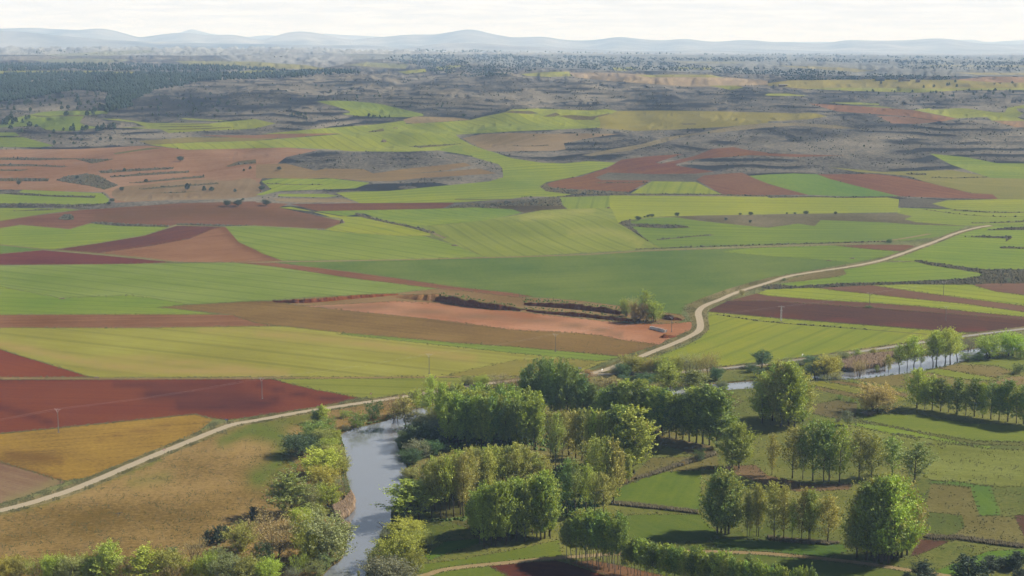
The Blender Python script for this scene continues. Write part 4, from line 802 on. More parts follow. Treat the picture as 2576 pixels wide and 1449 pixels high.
# young grove along the lower edge (thin pale trunks)
g = 'young poplars in the grove at the lower edge'
front = [(550, 1290), (590, 1302), (650, 1320), (700, 1335), (757, 1358), (810, 1367), (868, 1382), (920, 1396), (975, 1404), (1035, 1422), (1095, 1440)]
rowof('young', 'B2', [(x, y, jit(845 + (x - 550) * .05 + (40 if i in (0, 10) else 0), 34), 150 * R_.uniform(.8, 1.15)) for i, (x, y) in enumerate(front)], ['mid', 'fresh'], 'young poplar on pale trunk, front row of lower grove, {}', g)
rowof('young', 'B2', [(x + 95, y - 22, jit(812, 34), 150) for x, y in front[:9]], ['mid', 'fresh'], 'young green poplar, second row of the lower grove, {}', g)
rowof('young', 'B2', [(x + 190, y - 46, jit(815, 34), 145) for x, y in front[:8]], 'mid', 'young green poplar, back row of the lower grove, {}', g)
rowof('young', 'B2', [(x, 1290 + .27 * (x - 550), jit(1092 + .17 * (x - 1200), 45), 138 * R_.uniform(.8, 1.2)) for x in range(1160, 3060, 66)], ['fresh', 'mid', 'fresh'], 'young poplar of the long low row on the lower edge, {}', g)
rowof('young', 'B2', [(x, 1250 + .27 * (x - 550), jit(1080 + .16 * (x - 1200), 45), 130) for x in range(1200, 2560, 68)], ['fresh', 'mid'], 'young poplar behind the long low row, crown just topping it, {}', g)
# bright grove left of centre
g = 'bright green poplars in the tall grove left of centre'
def grove(crop, a, b, n, tops, k, col, fmt, g, w, jy=10):
    L = []
    for i, (x, y) in enumerate(line(a, b, n)): L.append((jit(x, 8), jit(y, 6), jit(tops[0] + (tops[1] - tops[0]) * i / max(1, n - 1), jy), w * R_.uniform(.85, 1.15)))
    rowof(k, crop, L, col, fmt, g)
grove('P', (1216, 1377), (1381, 1351), 14, (1222, 1204), 'poplar', ['fresh', 'mid'], 'tall fresh green poplar, front row of the bright grove, {}', g, 42, 8)
grove('P', (1204, 1362), (1360, 1337), 11, (1228, 1200), 'poplar', ['bright', 'fresh'], 'tall fresh green poplar, second row of the bright grove, {}', g, 42, 8)
grove('P', (1196, 1346), (1330, 1324), 9, (1232, 1200), 'poplar', ['bright', 'fresh'], 'yellow green poplar, back row of the bright grove, {}', g, 42, 8)
rowof('poplar', 'B2', [(330, 1066, 395, 230), (372, 1050, 410, 210), (290, 1082, 402, 220)], 'fresh', 'broad poplar at the right end of the bright grove, {}', g)
# small group of slender trees
rowof('loose', 'B2', [(560, 832, 262, 170), (635, 836, 285, 190), (740, 792, 330, 160), (825, 847, 400, 150), (920, 845, 410, 170), (1000, 736, 415, 120)], ['mid', 'mid', 'fresh', 'olive', 'olive', 'olive'], 'slender poplar of the open group beside the bright grove, {}', 'slender poplars in the small open group')
# olive stand on the right bank
g = 'olive poplars in the leaning stand by the river'
pl = [(1770, 860, 300), (1860, 872, 250), (1915, 882, 235), (1990, 850, 215), (2060, 830, 190), (2090, 862, 200), (2120, 812, 180), (1700, 800, 330), (1800, 790, 250), (1950, 780, 200), (2040, 760, 180), (2150, 745, 165), (2200, 648, 160), (2220, 655, 170), (2290, 640, 150), (2350, 625, 160), (2420, 615, 150), (2480, 600, 140), (2540, 590, 135), (2240, 700, 175), (2330, 690, 165), (2110, 700, 190), (1900, 700, 240)]
rowof('loose', 'B1', [(x, y, jit(t, 15), 190) for x, y, t in sorted(pl)], ['olive', 'olive', 'ygreen'], 'olive poplar with dark trunk in the stand by the river, {}', g, vary=.08)
rowof('loose', 'B2', [(40, 590, 105, 180), (110, 575, 140, 170), (170, 560, 165, 170), (230, 550, 200, 160), (310, 545, 235, 150), (350, 530, 250, 120)], 'olive', 'olive poplar, right end of the leaning stand, {}', g, vary=.08)
# centre block of green poplars
g = 'dark green poplars in the square block'
grove('P', (1128, 1121), (1352, 1130), 15, (990, 1010), 'poplar', ['fresh', 'mid'], 'green poplar, front row of the square block, {}', g, 40, 6)
grove('P', (1124, 1108), (1352, 1112), 13, (978, 995), 'poplar', ['fresh', 'mid', 'bright'], 'green poplar, second row of the square block, {}', g, 40, 8)
grove('P', (1120, 1094), (1340, 1096), 12, (970, 985), 'poplar', ['fresh', 'mid'], 'green poplar, third row of the square block, {}', g, 40, 8)
grove('P', (1122, 1080), (1325, 1080), 10, (968, 975), 'poplar', ['bright', 'fresh'], 'green poplar, back row of the square block, {}', g, 42, 8)
# dark dome behind it
rowof('wide', 'P', [(1322, 1038, 930, 44), (1342, 1046, 908, 50), (1364, 1040, 902, 52), (1386, 1052, 905, 54), (1408, 1044, 905, 52), (1428, 1054, 914, 52), (1450, 1048, 928, 50), (1470, 1056, 945, 46), (1488, 1054, 965, 42), (1504, 1052, 985, 36)], ['mid', 'dark', 'mid'], 'big dark green poplar in the dome shaped clump, {}', 'big dark poplars in the dome shaped clump')
# green rows right of it, trunks showing at the right end
g = 'green poplars in the rows with bare trunks'
rowof('poplar', 'M2', [(1448, 1360, 880, 190), (1518, 1372, 900, 190), (1583, 1386, 930, 190), (1650, 1399, 955, 190), (1718, 1411, 960, 190), (1785, 1426, 890, 230), (1852, 1440, 880, 240), (1920, 1449, 855, 250), (1987, 1460, 870, 240), (2062, 1482, 885, 300)], ['fresh', 'mid'], 'bare trunked green poplar, row above the shaded meadow, {}', g)
rowof('poplar', 'M2', [(930, 1235, 900, 190), (1010, 1255, 855, 200), (1090, 1262, 828, 200), (1170, 1275, 815, 200), (1260, 1290, 812, 200), (1340, 1305, 862, 200), (1420, 1312, 880, 200), (1500, 1320, 895, 200), (1580, 1335, 940, 190)], ['fresh', 'mid', 'bright'], 'green poplar of the row behind the columnar olive poplars, {}', g)
# olive and columnar poplars in the middle
g = 'olive poplars in the middle stand'
rowof(['loose', 'loose', 'loose', 'slim', 'slim', 'slim'], 'B2', [(390, 362, -215, 150), (440, 372, -205, 150), (505, 350, -210, 140), (575, 236, -205, 140), (640, 265, -215, 120), (700, 285, -235, 120)], 'olive', 'tall olive poplar with dark trunk in the middle stand, {}', g)
rowof('slim', 'B2', [(765, 320, -230, 95), (820, 330, -225, 100), (875, 340, -215, 95), (930, 350, -200, 100), (985, 345, -150, 90)], ['olive', 'ygreen'], 'narrow columnar poplar in the middle stand, {}', g)
rowof(['slim', 'loose', 'loose', 'slim', 'slim'], 'B2', [(760, 640, 95, 110), (850, 690, 50, 190), (940, 715, 45, 200), (1020, 720, 85, 150), (1085, 600, 170, 90)], 'olive', 'olive yellow poplar reaching low, front of the middle stand, {}', g)
one('slim', 'B2', 1175, 512, 225, 'olive', 'slim small poplar beside the tall leaning poplar', w=80, group=g)
rowof('poplar', 'B2', [(1010, 330, -265, 230), (1090, 340, -260, 230), (1160, 380, -235, 210), (1225, 412, -240, 330)], ['mid', 'fresh'], 'tall green poplar at the right edge of the middle stand, {}', g)
# singles in the middle distance
one('wide', 'M2', 1590, 940, 628, 'ygreen', 'single broad light green poplar standing before the dark bushes by the road', w=265, name='poplar_tree')
one('wide', 'M2', 1830, 960, 705, 'mid', 'round green poplar right of the single light green poplar', w=240, name='poplar_tree')
one('willow', 'M2', 1310, 900, 800, 'fresh', 'small round green tree topping the poplar row', w=120)
g = 'poplars in the tall clump right of the rows'
rowof('wide', 'M3', [(-60, 1240, 740, 260), (45, 1215, 660, 280), (125, 1278, 632, 300), (205, 1290, 628, 300), (265, 1276, 655, 290), (350, 1215, 740, 260), (160, 1180, 640, 260)], ['ygreen', 'mid', 'olive'], 'broad poplar of the tall clump below the road bend, {}', g)
g = 'pair of poplars in the open meadow'
one('wide', 'B2', 2220, 378, -70, 'mid', 'left tree of the poplar pair on the meadow edge', w=250, group=g); one('wide', 'B2', 2284, 368, -90, 'fresh', 'right tree of the poplar pair on the meadow edge', w=260, group=g)
# row right of centre
rowof('open', 'B3', [(40, 436, 25, 140), (245, 467, -50, 240), (350, 478, -60, 150), (450, 492, -115, 270), (560, 502, -110, 200), (615, 497, -100, 230), (715, 508, -60, 220), (915, 485, -30, 230), (1035, 482, 15, 220), (1250, 448, 50, 240), (1470, 505, 105, 300)], ['olive', 'olive', 'mid', 'mid', 'mid', 'mid', 'ygreen', 'olive', 'olive', 'mid', 'mid'], 'poplar in the row across the right meadow, {}', 'poplars in the row across the right meadow')
rowof('wide', 'B2', [(2065, 1018, 440, 280), (2102, 1012, 392, 320), (2147, 1032, 388, 330), (2177, 1028, 420, 300)], ['mid', 'mid', 'olive'], 'broad poplar of the four stemmed clump at the meadow edge, {}', 'poplars of the clump at the meadow edge')
rowof('open', 'B2', [(2365, 1052, 600, 100), (2392, 1047, 640, 90), (2460, 1048, 545, 130), (2482, 1052, 520, 150)], 'olive', 'thin poplar of the lower row, left part, {}', 'thin poplars of the lower row')
rowof('open', 'B3', [(62, 1082, 508, 230), (155, 1086, 535, 170), (240, 1092, 690, 110), (335, 1096, 565, 190), (408, 1108, 575, 190), (425, 1100, 610, 170), (600, 1118, 645, 230)], ['olive', 'olive', 'ygreen'], 'thin olive poplar of the lower row, right part, {}', 'thin poplars of the lower row')
rowof('wide', 'B3', [(890, 1262, 600, 330), (990, 1288, 520, 360), (1040, 1255, 480, 360), (1070, 1298, 500, 360), (1110, 1272, 470, 360), (1140, 1312, 470, 370), (1170, 1292, 460, 360), (1212, 1322, 455, 370), (1240, 1272, 450, 360), (1270, 1282, 470, 370), (1305, 1245, 480, 360), (1342, 1262, 520, 340), (1400, 1240, 600, 300)], ['olive', 'mid', 'olive', 'ygreen'], 'poplar of the largest round clump beside the farm track, {}', 'poplars of the largest round clump')
rowof(['wide', 'open', 'poplar', 'poplar', 'open', 'poplar', 'open', 'poplar'], 'M3', [(1498, 1092, 692, 230), (1575, 1100, 880, 120), (1650, 1112, 768, 160), (1736, 1120, 790, 160), (1816, 1132, 860, 120), (1902, 1152, 800, 190), (1988, 1162, 850, 130), (2076, 1172, 798, 180), (2160, 1188, 840, 120), (2240, 1201, 828, 190), (2323, 1211, 850, 150), (2411, 1223, 808, 200), (2500, 1241, 860, 160), (2572, 1250, 830, 180), (2650, 1264, 830, 180), (2730, 1276, 820, 180)], ['fresh', 'mid'], 'poplar in the long row on the right edge, {}', 'poplars in the long row on the right edge')
rowof('loose', 'M3', [(1320, 705, 440, 130), (1400, 692, 425, 110), (1470, 694, 362, 170), (1540, 690, 470, 90), (1660, 665, 330, 150), (1692, 662, 305, 200), (1780, 652, 280, 190), (1835, 642, 290, 200), (1905, 610, 350, 150)], 'ygreen', 'light olive poplar at the right river bend, {}', 'light olive poplars at the right river bend', vary=.06)
# willows and bushes along the water, right
for k, c, x, yb, yt, w, col, lab in (
    ('willow', 'M3', 2220, 585, 365, 250, 'fresh', 'round green willow with open stems by the right river bend'), ('willow', 'M3', 2440, 560, 318, 260, 'ygreen', 'yellowish round willow at the right end of the river bend'),
    ('bush', 'M3', 2000, 612, 528, 130, 'sage', 'grey green bush on the bank below the round willows'), ('bush', 'M3', 2110, 600, 500, 110, 'mid', 'green bush left under the round green willow'), ('bush', 'M3', 2560, 590, 470, 130, 'mid', 'green bush under the yellowish willow on the right edge'),
    ('twiggy', 'M3', 2025, 502, 385, 150, 'purple', 'dark leafless thicket between road and river'), ('willow', 'M3', 1078, 1120, 838, 340, 'straw', 'old pollard willow with pale yellow crown in the meadow'),
    ('twiggy', 'M3', 1010, 1165, 1115, 150, 'purple', 'dark bramble heap at the foot of the pollard willow'), ('twiggy', 'M3', 915, 760, 598, 160, 'brown', 'brown twiggy willow on the river edge before the reeds'),
    ('willow', 'M3', 580, 770, 570, 260, 'yellow', 'yellow green bush by the reeds'), ('willow', 'M3', 480, 765, 650, 200, 'dkgreen', 'dark bush left under the yellow green bush'), ('willow', 'M3', 690, 720, 590, 110, 'olive', 'olive bush between yellow bush and reeds'),
    ('bush', 'M3', 395, 735, 628, 90, 'yellow', 'small yellow bush beside the tall clump'), ('bush', 'M3', 560, 802, 748, 110, 'sage', 'low sage bush at the water edge below the yellow bush'), ('bush', 'M3', 690, 790, 722, 150, 'sage', 'long low sage bush at the water edge'),
    ('bush', 'M3', 190, 632, 580, 95, 'sage', 'small grey bush by the round bright field'), ('bush', 'M3', 290, 660, 602, 130, 'grey', 'grey bush by the round bright field'), ('willow', 'M3', 450, 650, 560, 220, 'dkgreen', 'dark rounded bush by the riverside road'),
    ('willow', 'M3', 620, 625, 548, 190, 'olive', 'olive rounded bush by the riverside road'), ('willow', 'M3', 755, 612, 528, 150, 'sage', 'sage rounded bush where the riverside road reappears'), ('willow', 'M3', 100, 690, 610, 200, 'yellow', 'yellowish bush left of the dark bank bushes'),
    ('loose', 'M3', 900, 588, 490, 95, 'ygreen', 'small light tree against the riverside road'), ('loose', 'M3', 1060, 562, 488, 80, 'olive', 'small olive tree against the riverside road'), ('bush', 'M3', 1140, 555, 495, 70, 'yellow', 'small yellow bush against the riverside road'),
    ('open', 'M3', 1212, 728, 555, 90, 'olive', 'thin bare branched tree at the end of the reeds'), ('open', 'M3', 1100, 738, 655, 50, 'olive', 'tiny thin tree on the water edge'), ('open', 'M3', 800, 1262, 1112, 130, 'grey', 'small leaning grey olive tree below the pollard willow'),
    ('bush', 'M3', 718, 1000, 952, 52, 'mid', 'left one of two small green bushes in the dry meadow'), ('bush', 'M3', 840, 1030, 972, 52, 'mid', 'right one of two small green bushes in the dry meadow'), ('bush', 'M3', 2520, 740, 640, 110, 'dkgreen', 'round dark bush in the tan field on the right edge'),
    ('bush', 'M3', 2468, 750, 715, 34, 'dkgreen', 'tiny bush beside the round dark bush'), ('bush', 'M3', 2315, 785, 760, 28, 'mid', 'tiny bush in the bright strip'), ('bush', 'M3', 705, 1226, 1190, 50, 'purple', 'dark low bramble left of the leaning olive tree'), ('bush', 'M3', 1898, 1155, 1125, 34, 'dkgreen', 'small dark shrub at a trunk in the right poplar row'),
    ('bush', 'B2', 1890, 285, 165, 115, 'dkgreen', 'dark round bush on the hedge line in the meadow'), ('bush', 'B2', 1725, 335, 295, 45, 'brown', 'small brown bush on the hedge line'),
    # behind the centre, along the road
    ('twiggy', 'M2', 1030, 775, 660, 120, 'grey', 'grey twiggy bush at the road junction'), ('willow', 'M2', 1185, 745, 548, 220, 'olive', 'olive willow left in the thicket by the road'), ('willow', 'M2', 1120, 780, 640, 150, 'dkgreen', 'dark bush under the olive willow'),
    ('willow', 'M2', 1340, 735, 585, 170, 'yellow', 'yellowish willow in the thicket by the road'), ('willow', 'M2', 1420, 780, 570, 190, 'olive', 'olive bush in the middle of the thicket by the road'), ('willow', 'M2', 1520, 790, 580, 180, 'ygreen', 'light bush right of the middle of the thicket'),
    ('willow', 'M2', 1640, 740, 575, 170, 'ygreen', 'light green willow over the single poplar'), ('twiggy', 'M2', 1770, 745, 535, 240, 'sage', 'large sage willow in the thicket by the round field'), ('twiggy', 'M2', 1880, 760, 560, 150, 'olive', 'twiggy olive willow in the thicket'),
    ('twiggy', 'M2', 1990, 780, 518, 190, 'brown', 'tall brown twiggy tree at the right end of the thicket'), ('willow', 'M2', 2055, 810, 680, 140, 'dkgreen', 'dark bush under the brown twiggy tree'), ('willow', 'M2', 2110, 892, 818, 115, 'grey', 'round grey bush beside the pond'),
    ('open', 'M2', 760, 830, 700, 130, 'brown', 'small bare tree by the guard rail'), ('willow', 'M2', 955, 925, 775, 260, 'brown', 'brown willow behind the dark dome'), ('willow', 'M2', 1100, 880, 760, 170, 'dkgreen', 'dark willow right of the brown willow'), ('willow', 'M2', 1330, 860, 740, 200, 'dkgreen', 'dark thicket by the hidden water'),
    ('oak', 'M2', 2515, 680, 513, 175, 'dkgreen', 'round dark tree beside the riverside road'), ('bush', 'M2', 2395, 725, 630, 130, 'dkgreen', 'dark bush below the riverside road'), ('bush', 'M2', 2485, 775, 680, 120, 'dkgreen', 'dark bush under the round dark tree'), ('bush', 'M2', 2450, 865, 815, 60, 'dkgreen', 'dark bush at the right end of the pond'),
    ('loose', 'M2', 1350, 215, -95, 150, 'yellow', 'tall pale poplar in the quarry thicket'), ('willow', 'M2', 1150, 160, -10, 120, 'olive', 'left pale bush of the quarry thicket'), ('willow', 'M2', 1270, 225, 30, 170, 'brown', 'middle olive bush of the quarry thicket'), ('willow', 'M2', 1425, 218, 15, 190, 'yellow', 'round light bush of the quarry thicket'), ('twiggy', 'M2', 1220, 190, -30, 110, 'straw', 'pale twiggy bush at the back of the quarry thicket'),
    # far bank, left of the centre
    ('bush', 'M1', 1905, 912, 832, 100, 'brown', 'brown bush above the square block'), ('willow', 'M1', 2130, 850, 768, 140, 'olive', 'olive bush behind the square block'), ('willow', 'M1', 2280, 860, 758, 150, 'yellow', 'yellow brown bush behind the square block'), ('twiggy', 'M1', 2455, 885, 732, 230, 'brown', 'large bare brown tree behind the square block'), ('twiggy', 'M2', 20, 900, 770, 160, 'brown', 'bare brown tree left of the dark dome'),
    ('twiggy', 'M1', 1400, 1185, 968, 240, 'brown', 'brown twiggy willow at the head of the water'), ('loose', 'M1', 1500, 1290, 975, 230, 'olive', 'olive leafless poplar at the head of the water'), ('loose', 'M1', 1770, 1010, 755, 130, 'ygreen', 'thin yellow poplar standing beyond the head of the water'), ('bush', 'M1', 1640, 1005, 885, 130, 'olive', 'olive bush by the hidden road'),
    ('loose', 'M1', 1620, 1140, 900, 170, 'ygreen', 'pale yellow poplar left of the square block'), ('loose', 'M1', 1740, 1190, 890, 200, 'ygreen', 'broad pale yellow poplar against the square block'), ('willow', 'M1', 1690, 1290, 1145, 290, 'sage', 'sage willow before the pale poplars'), ('willow', 'M1', 1800, 1230, 1060, 180, 'yellow', 'yellow willow at the left end of the square block'),
    ('willow', 'M1', 1660, 1449, 1250, 330, 'dkgreen', 'large dark willow leaning over the water'), ('willow', 'M1', 1800, 1430, 1180, 240, 'grey', 'grey dark willow under the square block'),
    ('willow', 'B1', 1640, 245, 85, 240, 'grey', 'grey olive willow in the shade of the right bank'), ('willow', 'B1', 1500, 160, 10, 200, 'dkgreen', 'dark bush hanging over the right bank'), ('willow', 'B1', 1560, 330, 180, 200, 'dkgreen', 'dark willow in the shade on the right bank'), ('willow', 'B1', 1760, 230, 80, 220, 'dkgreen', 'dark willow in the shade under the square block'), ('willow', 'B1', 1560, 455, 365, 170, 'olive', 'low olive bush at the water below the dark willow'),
    ('bush', 'M1', 1190, 1195, 1028, 190, 'dkgreen', 'dense dark green bush by the road above the river head'), ('bush', 'M1', 890, 1182, 1105, 105, 'mid', 'small green bush above the river head'), ('bush', 'M1', 1020, 1285, 1112, 180, 'mid', 'dense green bush on the water edge'), ('bush', 'M1', 905, 1312, 1258, 70, 'grey', 'small grey bush at the water edge'),
    ('poplar', 'M1', 670, 1240, 1055, 110, 'ygreen', 'small yellow green poplar beside the road'), ('willow', 'M1', 610, 1235, 1110, 110, 'dkgreen', 'dark bush left at the foot of the small poplar'), ('bush', 'M1', 735, 1325, 1170, 150, 'mid', 'leaning green bush below the small poplar'), ('willow', 'M1', 600, 1415, 1225, 240, 'mid', 'green willow above the dark bushes of the left bank'),
    # left bank
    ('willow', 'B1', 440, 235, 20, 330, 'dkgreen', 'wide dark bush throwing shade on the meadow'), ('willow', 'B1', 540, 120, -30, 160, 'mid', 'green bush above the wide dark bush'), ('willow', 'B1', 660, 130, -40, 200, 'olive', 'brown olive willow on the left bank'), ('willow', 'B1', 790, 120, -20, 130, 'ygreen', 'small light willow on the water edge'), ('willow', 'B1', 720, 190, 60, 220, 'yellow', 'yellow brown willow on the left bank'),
    ('willow', 'B1', 770, 275, 140, 240, 'olive', 'olive willow on the left bank below the yellow brown one'), ('willow', 'B1', 640, 440, 185, 380, 'ygreen', 'large rounded light green willow of the left bank'), ('willow', 'B1', 850, 415, 250, 200, 'olive', 'olive willow leaning to the water'), ('willow', 'B1', 690, 565, 340, 290, 'yellow', 'rounded brown yellow willow of the left bank'), ('twiggy', 'B1', 870, 650, 430, 170, 'grey', 'grey twiggy willow at the water by the reeds'),
    ('willow', 'B1', 735, 755, 530, 250, 'yellow', 'yellow willow above the reeds'), ('bush', 'B1', 620, 620, 540, 140, 'yellow', 'small yellow bush between the rounded willows'), ('wide', 'B1', 350, 830, 385, 420, 'mid', 'large green poplar on the left bank'), ('willow', 'B1', 530, 805, 550, 210, 'sage', 'sage green tree right of the large left poplar'), ('bush', 'B1', 650, 805, 690, 130, 'bright', 'bright green bush below the sage tree'),
    ('willow', 'B1', 450, 950, 770, 220, 'ygreen', 'yellow green bush under the large left poplar'), ('willow', 'B1', 620, 900, 760, 200, 'olive', 'olive bush above the grey green willow'),
    ('twiggy', 'B1', 180, 1290, 795, 470, 'brown', 'large brown olive willow with fine twigs'), ('willow', 'B1', 700, 1275, 830, 500, 'sage', 'large grey green willow hanging over the water'), ('willow', 'B1', 470, 1130, 850, 240, 'yellow', 'yellow bush between the two large willows'), ('willow', 'B1', 530, 1345, 1000, 240, 'yellow', 'bright yellow bush under the large grey green willow'),
    ('bush', 'B1', 60, 1340, 1095, 210, 'dkgreen', 'dark green bush under the brown olive willow'), ('bush', 'B1', 710, 1365, 1180, 170, 'sage', 'sage bush on the water edge, lower left'), ('bush', 'B1', 425, 1420, 1230, 170, 'bright', 'bright green bush low on the left bank'), ('willow', 'B1', 100, 1530, 1265, 280, 'ygreen', 'yellowish willow on the lower edge left of the river'), ('bush', 'B1', 600, 1440, 1290, 190, 'sage', 'pale sage bush low on the water edge'), ('twiggy', 'B1', 380, 1480, 1365, 180, 'grey', 'grey low thicket on the lower edge'),
    # right bank
    ('loose', 'B1', 1550, 900, 478, 440, 'ygreen', 'light yellow green poplar on the right bank of the river'), ('loose', 'B1', 1640, 880, 520, 300, 'ygreen', 'second light poplar behind the one on the right bank'), ('willow', 'B1', 1510, 1020, 880, 330, 'yellow', 'yellow bush under the light poplar on the right bank'), ('twiggy', 'B1', 1300, 1070, 990, 150, 'grey', 'dark grey shrub on the right water edge'),
    ('willow', 'B1', 1430, 1350, 1020, 420, 'yellow', 'big rounded yellow olive willow on the right bank'), ('willow', 'B1', 1670, 1160, 1000, 210, 'olive', 'olive bush behind the big rounded willow'), ('bush', 'B1', 1600, 1390, 1150, 200, 'olive', 'olive bush right of the big rounded willow'), ('bush', 'B1', 1190, 1290, 1170, 160, 'sage', 'sage bush at the right water edge'), ('willow', 'B1', 1330, 1530, 1268, 460, 'grey', 'broad grey sage willow on the lower edge'), ('slim', 'B1', 1030, 1480, 1395, 30, 'yellow', 'top of a thin yellow poplar before the water'),
    # belt along the lower left edge
    ('willow', 'B0', 40, 1510, 1270, 210, 'yellow', 'yellow tree in the lower left corner'), ('willow', 'B0', 190, 1490, 1250, 210, 'olive', 'yellow olive tree second from the lower left corner'), ('twiggy', 'B0', 380, 1510, 1255, 230, 'olive', 'brown olive tree on the lower left edge'), ('willow', 'B0', 520, 1520, 1240, 200, 'ygreen', 'green yellow tree left of the sage tree on the lower edge'), ('willow', 'B0', 635, 1490, 1215, 130, 'fresh', 'small green crown before the sage tree'),
    ('willow', 'B0', 720, 1530, 1240, 230, 'sage', 'sage green tree on the lower left edge'), ('willow', 'B0', 860, 1490, 1240, 190, 'olive', 'olive tree right of the sage tree'), ('willow', 'B0', 960, 1500, 1270, 130, 'fresh', 'green tree beside the bright rounded one'), ('wide', 'B0', 1110, 1500, 1108, 310, 'bright', 'bright yellow green rounded tree standing highest on the lower left edge'), ('twiggy', 'B0', 1250, 1520, 1250, 210, 'brown', 'brown bare tree right of the bright rounded tree'),
    ('wide', 'B0', 1460, 1530, 1172, 340, 'ygreen', 'yellow green many stemmed tree on the lower edge'), ('willow', 'B0', 1700, 1510, 1165, 290, 'olive', 'light olive tree right of the many stemmed tree'), ('twiggy', 'B0', 1950, 1310, 1088, 230, 'brown', 'round brown twiggy willow above the belt'), ('twiggy', 'B0', 1745, 1530, 1300, 260, 'brown', 'brown low thicket on the lower edge'), ('willow', 'B0', 1915, 1510, 1290, 190, 'yellow', 'yellow bush below the brown twiggy willow'),
    ('willow', 'B0', 2085, 1530, 1218, 210, 'bright', 'bright green tree near the river on the lower edge'), ('willow', 'B0', 2280, 1550, 1240, 270, 'sage', 'sage willow near the river on the lower edge'), ('willow', 'B0', 2480, 1550, 1250, 270, 'olive', 'olive willow near the river on the lower edge'), ('bush', 'B0', 2180, 1290, 1150, 200, 'sage', 'sage bush under the dark junipers'), ('bush', 'B0', 1740, 1205, 1155, 95, 'dkgreen', 'low dark bush above the belt'),
    ('slim', 'B0', 860, 1540, 1325, 100, 'ygreen', 'left columnar poplar top on the lower edge'), ('slim', 'B0', 1090, 1540, 1325, 90, 'ygreen', 'right columnar poplar top on the lower edge'), ('slim', 'B0', 630, 1540, 1400, 55, 'ygreen', 'smallest columnar poplar top on the lower edge'), ('willow', 'B0', 2420, 1200, 930, 300, 'olive', 'olive willow behind the dark junipers'), ('willow', 'B0', -120, 1500, 1280, 200, 'olive', 'olive tree cut by the left edge of the belt'),
    ('juniper', 'B0', 2540, 892, 758, 105, 'juniper', 'single dark juniper on the dry meadow'), ('juniper', 'B0', 2100, 1142, 990, 115, 'juniper', 'left juniper of the dark trio on the dry meadow'), ('juniper', 'B0', 2182, 1132, 942, 130, 'juniper', 'tallest juniper of the dark trio on the dry meadow'), ('juniper', 'B0', 2262, 1105, 950, 115, 'juniper', 'right juniper of the dark trio on the dry meadow'),
    ('bush', 'B0', 2310, 975, 955, 40, 'dkgreen', 'tiny dark shrub behind the juniper trio'),
    ('juniper', 'B3', 1555, 1520, 1308, 230, 'juniper', 'dark juniper below the farm track, lower right'), ('juniper', 'B3', 2030, 1560, 1228, 330, 'juniper', 'largest dark juniper on the lower right edge'), ('juniper', 'B3', 2240, 1385, 1242, 170, 'juniper', 'juniper right behind the largest dark one'), ('juniper', 'B3', 2350, 1365, 1265, 150, 'juniper', 'low juniper in the middle of the corner group'), ('juniper', 'B3', 2520, 1360, 1192, 190, 'juniper', 'tall juniper in the lower right corner'),
    ('juniper', 'B3', 2465, 1385, 1250, 150, 'juniper', 'juniper before the tall corner juniper'), ('juniper', 'B3', 1395, 1480, 1415, 90, 'juniper', 'juniper tip left on the lower right edge'), ('juniper', 'B3', 2520, 1500, 1370, 140, 'juniper', 'juniper at the very corner on the stony slope'), ('bush', 'B3', 105, 1082, 1030, 40, 'dkgreen', 'small dark shrub between the thin poplars'),
    # the plain
    ('bush', 'U3', 162, 1192, 1162, 36, 'dkgreen', 'round dark bush beside the country road'), ('bush', 'U2', 2310, 1335, 1280, 50, 'olive', 'small bush on the road verge'), ('bush', 'U3', 1220, 808, 768, 60, 'dkgreen', 'dark bush on the hedge bank by the small soil patch'), ('bush', 'M3', 1012, 78, 54, 75, 'dkgreen', 'flat dark bush at the foot of a power pole'), ('bush', 'U3', 2420, 1205, 1165, 40, 'grey', 'bush on the dark scrub bank'), ('bush', 'U3', 1530, 1215, 1180, 40, 'grey', 'small bush on the scrub bank')):
    one(k, c, x, yb, yt, col, lab, w=w, cat='bush' if k == 'bush' or 'bush' in lab or 'thicket' in lab else 'tree', name='bush' if k != 'bush' and (' bush' in lab or 'thicket' in lab) and k in ('willow', 'twiggy') else None)
